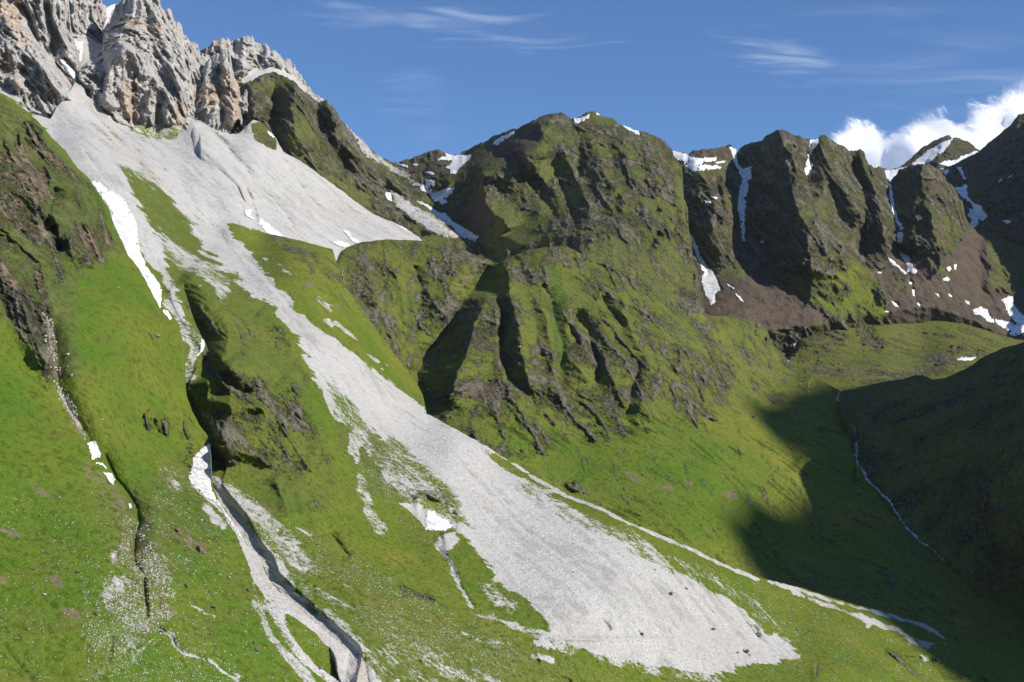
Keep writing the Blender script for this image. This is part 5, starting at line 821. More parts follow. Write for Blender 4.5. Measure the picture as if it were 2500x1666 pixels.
# ------------------------------------------------------------------ base ground, off-frame ridge that shades the right slope
M_FAR = M_TER
def ground_sheet():
    n = 60; xs = np.concatenate([-np.geomspace(200, 60000, n)[::-1], [0], np.geomspace(200, 60000, n)])
    X, Y = np.meshgrid(xs, xs + 1500); Zz = -420 + fbm(np.stack([X, Y, X * 0], -1), 900, 3) * 60 - np.clip(np.hypot(X, Y) - 3000, 0, 1e9) * .004
    P = np.stack([X, Y, Zz], -1).reshape(-1, 3); m = len(xs); idx = np.arange(m * m).reshape(m, m)
    Q = np.stack([idx[:-1, :-1], idx[:-1, 1:], idx[1:, 1:], idx[1:, :-1]], -1).reshape(-1, 4)
    o = mesh_obj('ground', P, Q, M_TER); at = o.data.attributes.new('mask_b', 'FLOAT_COLOR', 'POINT'); at.data.foreach_set('color', np.tile([.5, 0, 0, .3], (len(P), 1)).astype(np.float32).ravel())
    at = o.data.attributes.new('mask_c', 'FLOAT_COLOR', 'POINT'); at = o.data.attributes.new('mask_a', 'FLOAT_COLOR', 'POINT'); at.data.foreach_set('color', np.zeros((len(P), 4), np.float32).ravel())
    tag(o, kind='structure')
ground_sheet()
def ridge_offframe(crest, seed=3):
    c = np.array(crest, float); n = 160; t = np.linspace(0, 1, n); k = (c[:, 1] - c[0, 1]) / (c[-1, 1] - c[0, 1])
    C = np.stack([np.interp(t, k, c[:, j]) for j in range(3)], -1)
    s = np.linspace(-1, 1, 90); P = np.zeros((90, n, 3))
    for i, a in enumerate(s):
        P[i] = C; P[i, :, 0] += a * 1500; P[i, :, 1] += -a * 160; P[i, :, 2] = C[:, 2] - np.abs(a) ** 1.05 * (C[:, 2] + 430)
    nz = ridged(P, 180, 5, off=seed); P[..., 2] += (nz - .4) * 60 + fbm(P, 45, 4, off=8) * 16
    m = P.shape; idx = np.arange(m[0] * m[1]).reshape(m[:2]); Q = np.stack([idx[:-1, :-1], idx[1:, :-1], idx[1:, 1:], idx[:-1, 1:]], -1).reshape(-1, 4)
    P = P.reshape(-1, 3); o = mesh_obj('mountain_ridge', P, Q, M_TER)
    for nm_, v_ in (('mask_a', [0, .5, 0, 0]), ('mask_b', [.3, 0, 0, .5])):
        at = o.data.attributes.new(nm_, 'FLOAT_COLOR', 'POINT'); at.data.foreach_set('color', np.tile(v_, (len(P), 1)).astype(np.float32).ravel())
    tag(o, kind='structure')
RIDGE = [(1300,300,250),(1300,500,370),(1300,597,450),(1300,711,680),(1300,800,690),(1300,920,630),(1300,1040,720),(1300,1190,770),(1300,1250,750),(1320,1450,650),(1340,1700,560),(1400,1960,430)]
RIDGE = [(x + 2410, y - 975, z + 1562) for x, y, z in RIDGE]      # a high crest two and a half kilometres up-sun, whose shadow falls on the right slope
ridge_offframe(RIDGE)

# ------------------------------------------------------------------ snow
def snow_mat():
    m = new_mat('old_snow'); g = NT(m); bs = g.n['Principled BSDF']; P = g.new('ShaderNodeTexCoord').outputs['Object']
    n = g.noise(P, 1 / 8, 5, .6); n2 = g.noise(P, 1 / 1.5, 3, .6)
    c = g.mix(g.ramp(n, .44, .66), rgb(.78, .79, .81), rgb(.52, .505, .48)); c = g.mix(g.math('MULTIPLY', g.ramp(n2, .62, .74), .4), c, rgb(.5, .48, .45))
    g.l.new(c, bs.inputs['Base Color']); bs.inputs['Roughness'].default_value = .6; bs.inputs['Specular IOR Level'].default_value = .25
    b = g.new('ShaderNodeBump'); b.inputs['Strength'].default_value = .5; b.inputs['Distance'].default_value = .6
    g.l.new(g.math('ADD', n, g.math('MULTIPLY', n2, .4)), b.inputs['Height']); g.l.new(b.outputs[0], bs.inputs['Normal']); return m
def dirty_snow_mat():
    m = new_mat('debris_covered_snow'); g = NT(m); bs = g.n['Principled BSDF']; P = g.new('ShaderNodeTexCoord').outputs['Object']
    n = g.noise(P, 1 / 2.2, 4, .65); n2 = g.noise(P, 1 / 14, 4, .6)
    c = g.mix(g.ramp(g.math('ADD', n, g.math('MULTIPLY', n2, .4)), .6, .85), rgb(.72, .71, .70), rgb(.38, .36, .33))
    g.l.new(c, bs.inputs['Base Color']); bs.inputs['Roughness'].default_value = .8
    b = g.new('ShaderNodeBump'); b.inputs['Strength'].default_value = .7; b.inputs['Distance'].default_value = .6; g.l.new(n, b.inputs['Height']); g.l.new(b.outputs[0], bs.inputs['Normal']); return m
M_SNOW = snow_mat(); M_DIRT = dirty_snow_mat()
def make_snow(layer, pts, label, k):
    xs = [p[0] for p in pts]; ys = [p[1] for p in pts]; w = max(xs) - min(xs); h = max(ys) - min(ys)
    st = max(.7, min(2.0, math.sqrt(w * h) / 28)); pad = 3 * st
    u = np.arange(min(xs) - pad, max(xs) + pad, st); v = np.arange(min(ys) - pad, max(ys) + pad, st); U, V = np.meshgrid(u, v)
    L = LAYERS[layer]; dm = depth_at(layer, U, V)
    for du, dv in ((3, 0), (-3, 0), (0, 3), (0, -3)): dm = np.minimum(dm * 1.0, depth_at(layer, U + du, V + dv) * .5 + dm * .5)
    mpx = dm / F; P0 = world_pt(U, V, dm)
    q3 = np.stack([U, V, U * 0 + k * 3.3], -1); e = fbm(q3, 11, 4, gain=.7) * min(6.0, .2 * math.sqrt(w * h) + .8) - np.clip(fbm(q3, 7, 3, off=9) - .33, 0, 1) * min(30, .9 * math.sqrt(w * h))
    sd = poly_sd(U, V, pts) + e; th = sstep(sd, -st * 1.2, st * 2.2)
    lift = (.2 + 1.0 * mpx) * (th * 3.0 - 1.0) + th * (fbm(P0, 14, 3) * 1.0)
    # keep the sheet behind the silhouette line
    vt = np.interp(U[0], L['u'], L['vt']); top = V < vt[None] - .3
    Vc = np.maximum(V, vt[None] - .3)
    P = world_pt(U, Vc, depth_at(layer, U, Vc) * 0 + dm - lift)
    keep = (sd > -st * 1.3) & (V > vt[None] - st)
    idx = np.arange(U.size).reshape(U.shape); q = np.stack([idx[:-1, :-1], idx[1:, :-1], idx[1:, 1:], idx[:-1, 1:]], -1)
    kq = keep[:-1, :-1] & keep[1:, :-1] & keep[1:, 1:] & keep[:-1, 1:]; q = q[kq]
    if len(q) < 2: print('snow skipped', label); return
    us = np.unique(q); mp = np.full(U.size, -1); mp[us] = np.arange(len(us))
    o = mesh_obj('snow_patch', P.reshape(-1, 3)[us], mp[q], M_DIRT if 'debris' in label else M_SNOW)
    tag(o, label, 'snow patch', 'old snow patches on the mountainside')
for k, (ly, pts, lb) in enumerate(SNOW): make_snow(ly, pts, lb, k)

# ------------------------------------------------------------------ running water: cascades as real ribbons lying in their beds
def water_mat():
    m = new_mat('white_water'); g = NT(m); bs = g.n['Principled BSDF']; P = g.new('ShaderNodeTexCoord').outputs['Object']
    n = g.noise(P, 1 / 2.0, 4, .7, st=(1, 1, .4)); c = g.mix(g.ramp(n, .40, .58), rgb(.10, .13, .15), rgb(.78, .80, .82)); g.l.new(c, bs.inputs['Base Color'])
    bs.inputs['Roughness'].default_value = .25; b = g.new('ShaderNodeBump'); b.inputs['Distance'].default_value = .4; g.l.new(n, b.inputs['Height']); g.l.new(b.outputs[0], bs.inputs['Normal']); return m
M_WAT = water_mat()
def water_ribbon(layer, pts, wpx, seed, lift=1.2):
    pts = np.array(pts, float); seg = np.hypot(*np.diff(pts, axis=0).T); s = np.concatenate([[0], np.cumsum(seg)]); n = max(6, int(s[-1] / 1.6))
    t = np.linspace(0, s[-1], n); u = np.interp(t, s, pts[:, 0]); v = np.interp(t, s, pts[:, 1])
    u = u + jag(t, 14, 3, seed) * 6; wj = wpx * np.clip(.75 + jag(t, 7, 3, seed + 1) * 1.9, .12, 2.2)
    g = np.gradient(np.stack([u, v], -1), axis=0); g /= np.linalg.norm(g, axis=1, keepdims=True) + 1e-9; nx = np.stack([-g[:, 1], g[:, 0]], -1)
    c = np.linspace(-1, 1, 5)[:, None]; U = u[None] + nx[None, :, 0] * c * wj[None] / 2; V = v[None] + nx[None, :, 1] * c * wj[None] / 2
    D = depth_at(layer, U, V); D = np.minimum(D, D.mean(0, keepdims=True)) - lift * (1 - .7 * np.abs(c)) - .3
    P = world_pt(U, V, D).reshape(-1, 3); idx = np.arange(5 * n).reshape(5, n); Q = np.stack([idx[:-1, :-1], idx[1:, :-1], idx[1:, 1:], idx[:-1, 1:]], -1).reshape(-1, 4)
    if g[:, 1].mean() > 0: pass
    o = mesh_obj('stream', P, Q, M_WAT); tag(o, kind='structure')
water_ribbon('ribs', Z(6,1105,715,1085,745,1100,790,1125,850,1150,900,1195,950,1210,1000,1220,1080,1205,1150,1225,1210,1270,1250,1290,1310,1330,1350,1400,1410,1440,1450,1470,1500,1510,1568), 5, 3, 4)
water_ribbon('ribs', Z(9,1215,-10,1205,30,1225,110,1265,160,1280,210,1330,250,1400,320,1440,360,1470,420,1510,470,1545,530,1590,570,1620,610,1690,650,1740,690,1790,750), 4.6, 4, 4)
water_ribbon('ribs', Z(9,1970,805,1995,835,2030,870,2060,890), 3.6, 5, 4)
water_ribbon('mound', Z(6,850,292,820,310,812,340,808,380,795,415), 6.0, 6, 5)
water_ribbon('mound', Z(6,730,480,745,498,770,505), 4.0, 7, 5)
water_ribbon('ribs', Z(5,95,300,110,370,130,450,150,510,185,570,210,620), 2.0, 8, 3)

# ------------------------------------------------------------------ boulders
def boulder_mesh(name, seed, flat=.75):
    r = np.random.RandomState(seed); import bmesh
    bm = bmesh.new(); bmesh.ops.create_icosphere(bm, subdivisions=3, radius=1.0)
    co = np.array([v.co[:] for v in bm.verts])
    for _ in range(11):
        n = r.normal(size=3); n /= np.linalg.norm(n); d = r.uniform(.45, .85); s = co @ n; co -= np.where(s > d, s - d, 0)[:, None] * n * .95
    co *= np.array([1, r.uniform(.7, 1), flat * r.uniform(.8, 1.1)]); co += (fbm(co, .5, 3, off=seed)[:, None]) * co * .25
    for v, c in zip(bm.verts, co): v.co = c
    me = bpy.data.meshes.new(name); bm.to_mesh(me); bm.free(); return me
def rock_mat(nm_, a, b):
    m = new_mat(nm_); g = NT(m); bs = g.n['Principled BSDF']; P = g.new('ShaderNodeTexCoord').outputs['Object']
    n = g.noise(P, 2.5, 5, .65); g.l.new(g.mix(g.ramp(n, .35, .65), a, b), bs.inputs['Base Color']); bs.inputs['Roughness'].default_value = .9
    bb = g.new('ShaderNodeBump'); bb.inputs['Distance'].default_value = .15; g.l.new(n, bb.inputs['Height']); g.l.new(bb.outputs[0], bs.inputs['Normal']); return m
RM = {'pale': rock_mat('pale_limestone', rgb(.38, .37, .35), rgb(.60, .58, .55)), 'grey': rock_mat('grey_rock', rgb(.13, .135, .13), rgb(.30, .30, .28)),
      'brown': rock_mat('brown_rock', rgb(.10, .07, .045), rgb(.26, .18, .12)), 'dark': rock_mat('dark_rock', rgb(.05, .05, .05), rgb(.14, .14, .135)), 'tan': rock_mat('tan_rock', rgb(.36, .25, .16), rgb(.52, .40, .28))}
BM = {}
for kname in RM:
    for q in range(4):
        me = boulder_mesh('boulder', 40 + q * 7 + len(kname)); me.materials.append(RM[kname]); BM[kname, q] = me
rr = random.Random(5)
def boulder(u, v, px, kind, label=None, group=None):
    ly = front_layer(u, v)
    if ly is None: return
    d = float(depth_at(ly, u, v)); p = world_pt(u, v, d); s = px * d / F / 2
    o = bpy.data.objects.new('boulder', BM[kind, rr.randrange(4)]); COL.objects.link(o)
    o.location = (p[0], p[1] - s * .35, p[2] + s * .18); o.scale = (s, s, s * .95); o.rotation_euler = (rr.uniform(-.3, .3), rr.uniform(-.3, .3), rr.uniform(0, 6.28))
    tag(o, label, 'boulder', group)
NB = [(7,1350,685,84,'brown','largest brown boulder on the lower left grass slope, with a sharp dark shadow'),(7,1248,685,30,'brown','small brown boulder just left of the largest brown boulder'),(7,1190,555,50,'brown','flat brown rock slab in the bare patch above the largest brown boulder'),(7,1205,575,28,'brown','small brown rock under the flat slab'),
 (7,1250,922,48,'brown','long reddish boulder lying below the largest brown boulder'),(7,1432,1065,46,'brown','reddish brown boulder halfway between the stream gully and deep channel'),(7,270,455,30,'grey','blue grey boulder high on the far left meadow'),(7,300,980,32,'pale','pale grey boulder alone on the far left meadow'),
 (7,222,932,20,'grey','small grey stone above left of the lone pale boulder'),(7,217,810,22,'dark','small dark boulder on the far left meadow'),(7,525,828,40,'brown','low pinkish brown slab on the left meadow'),(7,490,498,22,'pale','small pale square stone high on the left meadow'),(7,787,1038,26,'tan','small orange boulder left of the braided debris'),
 (7,650,1108,46,'brown','brown split boulder left of the braided debris'),(7,990,1225,36,'tan','tan boulder at the end of the dark rill'),(7,1082,1225,44,'grey','grey boulder beside the thin debris stream'),(7,1115,1100,30,'pale','pale stone beside the thin debris stream'),(7,1350,482,26,'pale','light grey boulder uphill of the brown rock slab'),
 (7,1665,950,34,'dark','dark boulder touching the left levee of the deep channel'),(7,1540,865,26,'pale','small pale stone on the grass left of the deep channel'),(7,1712,1300,32,'grey','grey boulder between the braids left of the deep channel'),(7,1725,1352,44,'brown','dark brown slab between the braids left of the deep channel'),(7,1410,1248,32,'dark','dark boulder low on the grass between gully and channel'),
 (7,2110,1322,28,'pale','pale boulder in the grass wedge beside the channel'),(7,1648,1230,24,'tan','small orange stone near the braids'),(7,595,1432,24,'tan','tan stone low on the left meadow'),(7,610,1418,22,'brown','small brown stone behind the low tan stone'),(7,290,690,20,'grey','grey stone in the middle of the left meadow'),(7,362,620,16,'pale','tiny pale stone in the middle of the left meadow'),
 (7,918,935,30,'tan','tan boulder in the centre of the gully debris'),(7,915,975,24,'pale','pale boulder under the tan debris boulder'),(7,1535,1447,22,'pale','white stone low beside the thin debris stream'),(7,2150,1475,40,'grey','grey boulder at the bottom between the braids'),(7,1300,985,20,'tan','small pinkish stone on the grass slope'),(7,930,210,20,'grey','grey stone on the slope right of the snow gully'),(7,1930,308,20,'grey','pale grey stone on the dark knoll above the channel'),
 (4,688,1308,26,'tan','light orange boulder alone in the green above the gully snow'),(4,1060,752,58,'grey','grey slab with brown scar in the middle of the high green slope'),(4,1010,735,30,'brown','brown stone uphill of the grey slab'),(4,795,422,22,'grey','grey stone high on the green slope'),(4,758,350,20,'grey','uppermost grey stone of the green slope'),(4,455,872,30,'pale','pale boulder on the shrubs right of the stony gully'),(4,482,1012,26,'pale','lower pale boulder on the shrubs right of the stony gully'),(4,452,950,18,'pale','small pale stone between the two gully boulders'),
 (4,1250,755,46,'pale','pale boulder wedged at the head of the main ravine'),(4,985,352,34,'grey','grey slab frozen into the long snow bank'),(4,325,675,34,'pale','pale block in the upper stony gully'),(4,375,960,24,'pale','white block in the shaded part of the stony gully'),(4,2115,888,18,'pale','pale stone on the tongue of white scree'),(4,1345,410,16,'pale','small pale stone on the dark grass band'),
 (8,2305,978,46,'dark','large dark boulder on the great white scree fan'),(9,70,940,30,'dark','second dark boulder on the great scree fan, right of the large one'),(8,1648,640,20,'grey','small grey stone high on the great scree fan'),(8,1985,725,14,'grey','tiny grey stone on the great scree fan'),(8,2200,815,26,'pale','pale boulder near the right rim of the great scree fan'),(8,1905,628,14,'grey','tiny grey stone near the right rim of the scree fan'),
 (8,350,622,18,'grey','lone grey stone on the smooth green slope below the knoll'),(8,1650,830,16,'grey','small grey stone mid fan'),(8,810,470,18,'grey','grey stone on the dirty snow rim of the hollow'),(8,1010,1460,18,'grey','single larger grey stone at the bottom end of the pale debris bands'),(8,628,1425,34,'grey','grey boulder on the grass below the debris bands'),(8,465,1560,46,'pale','pale boulder at the lower edge right of the channel mouth'),(8,2110,1245,30,'dark','dark rock in a small pit of the fan'),(9,250,1215,32,'dark','dark rock low on the right of the fan'),
 (9,545,1255,60,'dark','big dark rock mass in the pit at the right end of the fan'),(9,470,1365,46,'dark','dark jagged rock near the fan toe'),(9,415,1370,34,'grey','grey rock left of the jagged one near the fan toe'),(9,530,1055,26,'grey','grey rock on the grass band right of the fan'),(9,290,805,20,'grey','grey stone high on the grass band right of the fan'),(9,865,1282,26,'pale','pale stone on the bright meadow past the fan'),(9,812,1218,22,'grey','grey stone on the bright meadow past the fan'),(9,68,1548,28,'pale','white stone at the bottom edge under the fan'),(9,150,1562,24,'pale','second white stone at the bottom edge under the fan'),
 (9,1335,1218,22,'grey','grey stone beside the small track on the valley floor'),(9,1640,1452,30,'pale','pale rock below the dark outcrop on the valley floor'),(9,767,1172,18,'pale','small pale stone on the bright meadow'),(9,1122,1345,12,'pale','tiny white stone in the middle of the valley floor'),(9,720,1435,26,'dark','dark stone on the grassy toe of the fan'),(9,430,790,20,'brown','brown stone above the narrow white strip'),
 (5,1285,820,26,'pale','pale rock on the rib of the central hill'),(5,1635,275,26,'grey','grey rock near the top of the central hill'),(5,1820,820,36,'grey','grey rock on the middle rib of the central hill'),(5,670,1102,18,'pale','pale stone in the bottom of the shaded ravine'),(5,560,750,14,'pale','tiny pale stone on the green bowl'),(8,1310,12,36,'dark','dark rock at the upper edge of the long green slope'),(8,1328,120,16,'grey','grey stone beside the narrow white strip'),(6,520,880,26,'dark','dark rock on the long green slope')]
for (tile, x, y, s, kd, lb) in NB:
    (u, v), = Z(tile, x, y); boulder(u, v, s / 2.75, kd, lb)
# medium stones: one short label per field, they look alike
FIELDS = [('left', T(20,1180,290,1230,240,1500,120,1640,10,1640), 26, (2.5, 5), 'small rounded stone scattered on the far left meadow', 'stones on the far left meadow', ('pale','grey')),
 ('left', Z(7,1000,500,1500,560,1650,900,1600,1300,1200,1300,1120,800), 34, (3, 6.5), 'small stone on the grass between gully debris and deep channel', 'stones between the gully and the channel', ('brown','pale','grey')),
 ('left', Z(7,850,560,1000,600,1100,900,1050,1240,960,1240,920,900), 44, (3.5, 9), 'pale block in the braided gully debris', 'blocks of the gully debris', ('pale','pale','tan')),
 ('left', Z(4,300,600,350,640,420,1050,560,1400,520,1400,400,1150,340,900), 60, (4, 11), 'angular block packed in the upper stony gully', 'blocks of the upper stony gully', ('pale','tan','grey')),
 ('lower', Z(8,1000,100,2000,640,2338,900,2338,1400,1500,1260,1100,800), 18, (2.2, 4.5), 'scattered grey stone on the great scree fan', 'stones on the great scree fan', ('grey','dark')),
 ('lower', Z(8,300,1150,1300,1450,1300,1568,600,1568,200,1300), 22, (3, 5.5), 'grey stone on the lower debris bands', 'stones on the lower debris bands', ('grey','pale')),
 ('lower', Z(9,300,900,800,1150,1200,1350,900,1400,600,1200), 16, (2.2, 4.5), 'white stone dotting the bright meadow past the fan', 'stones on the bright meadow', ('pale','pale')),
 ('left', Z(7,1250,1330,2000,1480,2000,1568,1300,1568), 14, (3, 6), 'stone near the lower edge left of the channel', 'stones at the lower edge', ('pale','grey'))]
for ly, poly, n, (a, b), lb, gp, kinds in FIELDS:
    xs = [p[0] for p in poly]; ys = [p[1] for p in poly]; c = 0
    while c < n:
        u = rr.uniform(min(xs), max(xs)); v = rr.uniform(min(ys), max(ys))
        if poly_sd(np.array([u]), np.array([v]), poly)[0] > 0: boulder(u, v, a + (b - a) * rr.random() ** 2, rr.choice(kinds), lb, gp); c += 1
# countless stones: one mesh per field
def stones(name, spec, mat, seed, label):
    r = np.random.RandomState(seed); oct_v = np.array([(1,0,0),(-1,0,0),(0,1,0),(0,-1,0),(0,0,1),(0,0,-1)], float); oct_f = np.array([(0,2,4),(2,1,4),(1,3,4),(3,0,4),(2,0,5),(1,2,5),(3,1,5),(0,3,5)])
    VV = []; FF = []; c = 0
    for ly, poly, n, (a, b), key, lo, hi in spec:
        L = LAYERS[ly]; xs = [p[0] for p in poly]; ys = [p[1] for p in poly]
        U = r.uniform(min(xs), max(xs), n * 3); V = r.uniform(min(ys), max(ys), n * 3)
        m = poly_sd(U, V, poly) > 0
        if key:
            i = np.clip(((U - L['x0']) / STEP).astype(int), 0, len(L['u']) - 1); j = np.clip(((V - L['v0']) / STEP).astype(int), 0, L['nr'] - 1)
            mv = L['M'][key][j, i]; m &= (mv >= lo) & (mv <= hi); m &= V > L['vt'][i] + 2
        U = U[m][:n]; V = V[m][:n]; D = depth_at(ly, U, V); P = world_pt(U, V, D)
        cl = fbm(P, 18, 3, off=5.5); kk = cl > r.uniform(-.35, .25, len(U)); P = P[kk]; D = D[kk]
        s = (a + (b - a) * 1.5 * r.rand(len(P)) ** 5) * D / F / 2
        O = oct_v[None] * r.uniform(.6, 1.2, (len(P), 6, 1)) * s[:, None, None] + r.normal(size=(len(P), 6, 3)) * .15 * s[:, None, None]
        O[..., 2] *= .8; O = O + (P + np.array([0, 0, .15]) * s[:, None])[:, None]
        VV.append(O.reshape(-1, 3)); FF.append((oct_f[None] + (np.arange(len(P)) * 6)[:, None, None] + c).reshape(-1, 3)); c += len(P) * 6
    o = mesh_obj(name, np.concatenate(VV), np.concatenate(FF), mat, smooth=False); tag(o, label, 'stones', kind='stuff')
stones('pale_stones', [
  ('left', T(0,1150,300,1200,560,1240,840,1600,840,1666,0,1666), 5200, (1.3, 4), 'scree', 0, .45), ('left', T(200,1350,460,1350,600,1666,200,1666), 4200, (1.3, 4.6), 'scree', 0, .6), ('left', Z(7,830,450,990,500,1130,900,1180,1100,1080,1240,900,1240,700,1060,680,900,800,720), 5200, (1.5, 5.5), None, 0, 1), ('left', Z(7,600,1150,1000,1150,950,1400,700,1568,520,1568), 1800, (1.4, 4.5), None, 0, 1), ('left', Z(4,280,580,350,640,420,1050,620,1440,560,1440,380,1150,320,900), 1500, (1.6, 6), None, 0, 1), ('left', Z(7,1050,80,1280,150,1500,560,1600,900,1300,800,1000,500), 1600, (1.3, 4), 'scree', 0, .6),
  ('left', T(580,1300,860,1600,860,1666,700,1666,620,1500), 2600, (1.6, 5), 'scree', .4, 1),
  ('lower', T(850,1350,1400,1560,2300,1560,2400,1666,900,1666), 5200, (1.1, 3.4), 'scree', 0, .5), ('lower', T(560,1200,700,1260,1000,1440,1300,1600,1240,1660,1000,1600,800,1500,700,1400), 9000, (1.2, 3.8), None, 0, 1), ('lower', Z(7,1480,180,1700,330,1960,560,2110,830,1900,760,1650,450), 2600, (1.3, 4.2), None, 0, 1), ('lower', T(860,1000,980,1060,1000,1230,920,1230,860,1100), 2200, (1.1, 3), None, 0, 1), ('lower', Z(9,0,700,900,1050,1500,1300,800,1300,300,1000), 2600, (1.1, 3.2), 'scree', 0, .5),
  ('lower', T(800,1000,1000,1050,1150,1400,1000,1300,860,1180), 1600, (1.1, 3), 'scree', 0, .6)], RM['pale'], 3, 'countless small pale stones strewn over the lower grass slopes')
stones('grey_stones', [
  ('lower', T(1000,1050,1300,1150,1800,1450,1900,1600,1500,1620,1200,1400), 3600, (1.2, 3.0), 'scree', .6, 1), ('lower', T(560,1180,760,1450,940,1660,860,1660,700,1480), 1500, (1.4, 4), 'scree', .4, 1),
  ('mound', Z(6,820,500,1700,480,1900,420,1760,600,1000,640), 900, (1.5, 3.6), None, 0, 1), ('horns', Z(3,500,1300,860,1480,1050,1568,500,1568), 700, (1.4, 3), None, 0, 1), ('upper', T(650,400,1000,560,800,580,640,480), 900, (1.2, 2.6), None, 0, 1)], RM['grey'], 4, 'countless small grey stones scattered over the white scree')
# ------------------------------------------------------------------ clouds
def cirrus(name_label, u0, v0, u1, v1, dens, tilt, seed, fine=1.0):
    """a sheet of ice cloud 6 km up, over the stretch of sky where it floats"""
    H = 6200.0
    def sky_pt(u, v):
        r = ray(u, v); return r * (H / r[..., 2])[..., None]
    a0 = sky_pt(np.array([u0]), np.array([v0]))[0]; a1 = sky_pt(np.array([u1]), np.array([v1]))[0]; a2 = sky_pt(np.array([u0]), np.array([v1]))[0]
    cx, cy = (a0[0] + a1[0]) / 2, (a0[1] + a1[1]) / 2; sx, sy = abs(a1[0] - a0[0]) / 2, abs(a1[1] - a0[1]) / 2
    m = new_mat('thin_cirrus'); g = NT(m); g.n.remove(g.n['Principled BSDF']); out = g.n['Material Output']
    P = g.new('ShaderNodeTexCoord').outputs['Object']; mp = g.new('ShaderNodeMapping'); g.l.new(P, mp.inputs[0]); mp.inputs[1].default_value = (seed * 3100.0, seed * 700.0, 0); Q = mp.outputs[0]
    a = g.noise(Q, fine / 3400, 6, .6, st=(.5, 1.5, 1), dist=1.2); c = g.noise(Q, fine / 1100, 4, .55, st=(.5, 1.1, 1), dist=1.6)
    sp = g.new('ShaderNodeSeparateXYZ'); g.l.new(P, sp.inputs[0])
    x = g.math('DIVIDE', sp.outputs[0], sx); y = g.math('DIVIDE', g.math('SUBTRACT', sp.outputs[1], g.math('MULTIPLY', sp.outputs[0], tilt)), sy)
    r = g.math('SUBTRACT', 1.0, g.math('ADD', g.math('MULTIPLY', x, x), g.math('MULTIPLY', y, y)), clamp=True)
    f = g.math('ADD', g.math('MULTIPLY', g.math('SUBTRACT', a, .5), 2.4), g.math('MULTIPLY', g.math('SUBTRACT', c, .5), 1.6)); f = g.math('ADD', f, g.math('MULTIPLY', r, .75))
    f = g.math('MULTIPLY', g.ramp(f, .25, 1.25), g.ramp(r, 0, .45)); f = g.math('MULTIPLY', f, dens, clamp=True)
    d = g.new('ShaderNodeBsdfTranslucent'); d.inputs[0].default_value = rgb(.95, .97, 1); d2 = g.new('ShaderNodeBsdfDiffuse'); d2.inputs[0].default_value = rgb(.95, .97, 1)
    ad = g.new('ShaderNodeAddShader'); g.l.new(d.outputs[0], ad.inputs[0]); g.l.new(d2.outputs[0], ad.inputs[1])
    t = g.new('ShaderNodeBsdfTransparent'); mx = g.new('ShaderNodeMixShader'); g.l.new(f, mx.inputs[0]); g.l.new(t.outputs[0], mx.inputs[1]); g.l.new(ad.outputs[0], mx.inputs[2]); g.l.new(mx.outputs[0], out.inputs[0])
    n = 24; X, Y = np.meshgrid(np.linspace(-sx, sx, n) * 1.15, np.linspace(-sy, sy, n) * (1.15 + abs(tilt) * sx / sy)); Zz = fbm(np.stack([X, Y, X * 0 + seed], -1), 2500, 3) * 220
    idx = np.arange(n * n).reshape(n, n); Qd = np.stack([idx[:-1, :-1], idx[:-1, 1:], idx[1:, 1:], idx[1:, :-1]], -1).reshape(-1, 4)
    o = mesh_obj('high_cloud', np.stack([X, Y, Zz], -1).reshape(-1, 3), Qd, m); o.location = (cx, cy, H); o.visible_shadow = True; tag(o, name_label, 'cloud')
cirrus('long thin veil of high cloud along the top edge of the sky', 480, -40, 1620, 150, .22, .30, 1)
cirrus('small feathered streak of high cloud above the dark horns', 1640, 50, 2080, 215, .20, .9, 2, 1.2)
cirrus('faint vertical haze of high cloud left of the central peak', 820, 130, 1160, 400, .06, .2, 3)
cirrus('faint high cloud in the upper right sky, broadened to imitate brightening towards the sun', 1800, -80, 2900, 330, .12, .2, 4, .45)  # faint cloud spread wide and smooth, standing in for sky glow on the sun side
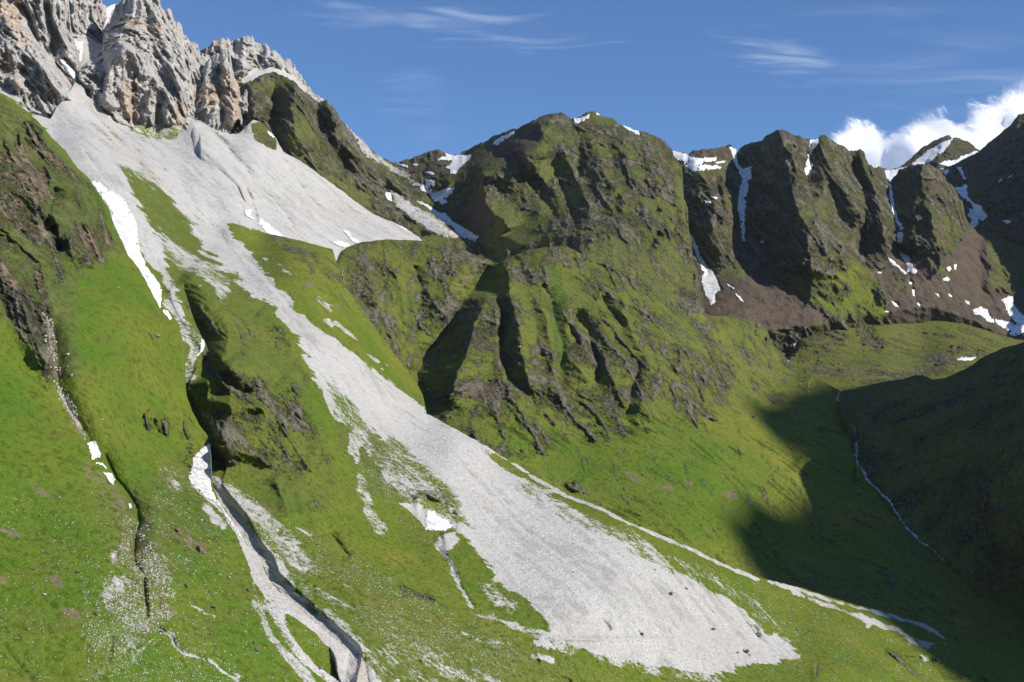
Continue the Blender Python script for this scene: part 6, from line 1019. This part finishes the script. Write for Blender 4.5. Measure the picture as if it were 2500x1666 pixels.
def cumulus():
    """a bank of cloud spilling over the far crest: five leaning, billowed shells of vapour, one behind the other"""
    m = new_mat('cloud_vapour'); g = NT(m); g.n.remove(g.n['Principled BSDF']); out = g.n['Material Output']
    P = g.new('ShaderNodeTexCoord').outputs['Object']; sp = g.new('ShaderNodeSeparateXYZ'); g.l.new(P, sp.inputs[0])
    mp = g.new('ShaderNodeMapping'); g.l.new(P, mp.inputs[0]); mp.inputs[2].default_value = (0, math.radians(28), 0)
    n1 = g.noise(mp.outputs[0], 1 / 230, 7, .62, st=(1, .7, .8), dist=.9); n2 = g.noise(mp.outputs[0], 1 / 60, 6, .68, st=(1.6, 1, .55), dist=1.6)
    prof = g.new('ShaderNodeFloatCurve'); xr = g.new('ShaderNodeMapRange'); g.l.new(sp.outputs[0], xr.inputs[0]); xr.inputs[1].default_value = 1000; xr.inputs[2].default_value = 2100; g.l.new(xr.outputs[0], prof.inputs['Value'])
    cv = prof.mapping.curves[0]; pts = [(0, .02), (.1, .22), (.2, .44), (.31, .62), (.36, .42), (.5, .56), (.58, .66), (.63, .54), (.75, .74), (.87, .86), (1, 1.0)]
    cv.points[0].location = pts[0]; cv.points[1].location = pts[-1]
    for p in pts[1:-1]: cv.points.new(*p)
    prof.mapping.update()
    crest = g.math('ADD', g.math('MULTIPLY', prof.outputs[0], 560), 985)
    h = g.math('SUBTRACT', crest, sp.outputs[2]); h = g.math('ADD', h, g.math('MULTIPLY', g.math('SUBTRACT', n1, .5), 330)); h = g.math('ADD', h, g.math('MULTIPLY', g.math('SUBTRACT', n2, .5), 130))
    f = g.math('MULTIPLY', g.ramp(h, -50, 70), .95)
    d = g.new('ShaderNodeBsdfTranslucent'); d.inputs[0].default_value = rgb(.40, .41, .44); d2 = g.new('ShaderNodeBsdfDiffuse'); d2.inputs[0].default_value = rgb(.70, .70, .71)
    ad = g.new('ShaderNodeAddShader'); g.l.new(d.outputs[0], ad.inputs[0]); g.l.new(d2.outputs[0], ad.inputs[1])
    t = g.new('ShaderNodeBsdfTransparent'); mx = g.new('ShaderNodeMixShader'); g.l.new(f, mx.inputs[0]); g.l.new(t.outputs[0], mx.inputs[1]); g.l.new(ad.outputs[0], mx.inputs[2]); g.l.new(mx.outputs[0], out.inputs[0])
    VV = []; QQ = []; c = 0; nx, nz = 90, 50
    for k in range(5):
        X, T_ = np.meshgrid(np.linspace(850, 3200, nx), np.linspace(0, 1, nz)); Zc = 450 + T_ * 1250; Y = 4500 + T_ * 1150 + k * 130
        q = np.stack([X, Y, Zc], -1); Y = Y - fbm(q, 260, 4, off=k * 5.1) * 190; Zc = Zc + fbm(q, 200, 3, off=k + 30) * 40
        VV.append(np.stack([X, Y, Zc], -1).reshape(-1, 3)); idx = np.arange(nx * nz).reshape(nz, nx) + c; c += nx * nz
        QQ.append(np.stack([idx[:-1, :-1], idx[:-1, 1:], idx[1:, 1:], idx[1:, :-1]], -1).reshape(-1, 4))
    o = mesh_obj('cloud', np.concatenate(VV), np.concatenate(QQ), m); tag(o, 'bright white ragged cloud bank rising behind the far right peaks', 'cloud')
cumulus()
def haze():
    m = new_mat('mountain_air'); g = NT(m); g.n.remove(g.n['Principled BSDF']); out = g.n['Material Output']
    v = g.new('ShaderNodeVolumePrincipled'); v.inputs['Color'].default_value = rgb(.80, .88, 1.0); v.inputs['Density'].default_value = HAZE; v.inputs['Anisotropy'].default_value = 0.0; g.l.new(v.outputs[0], out.inputs['Volume'])
    x0, x1, y0, y1, z0, z1 = -4200., 4200., -300., 4350., -520., 1080.
    P = [(x, y, z) for z in (z0, z1) for x, y in ((x0, y0), (x1, y0), (x1, y1), (x0, y1))]
    o = mesh_obj('haze', P, [(0, 3, 2, 1), (4, 5, 6, 7), (0, 1, 5, 4), (1, 2, 6, 5), (2, 3, 7, 6), (3, 0, 4, 7)], m, smooth=False); tag(o, kind='stuff')
HAZE = 0.000010
if HAZE: haze()
scene.cycles.volume_bounces = 0; scene.cycles.transparent_max_bounces = 12; scene.cycles.max_bounces = 4
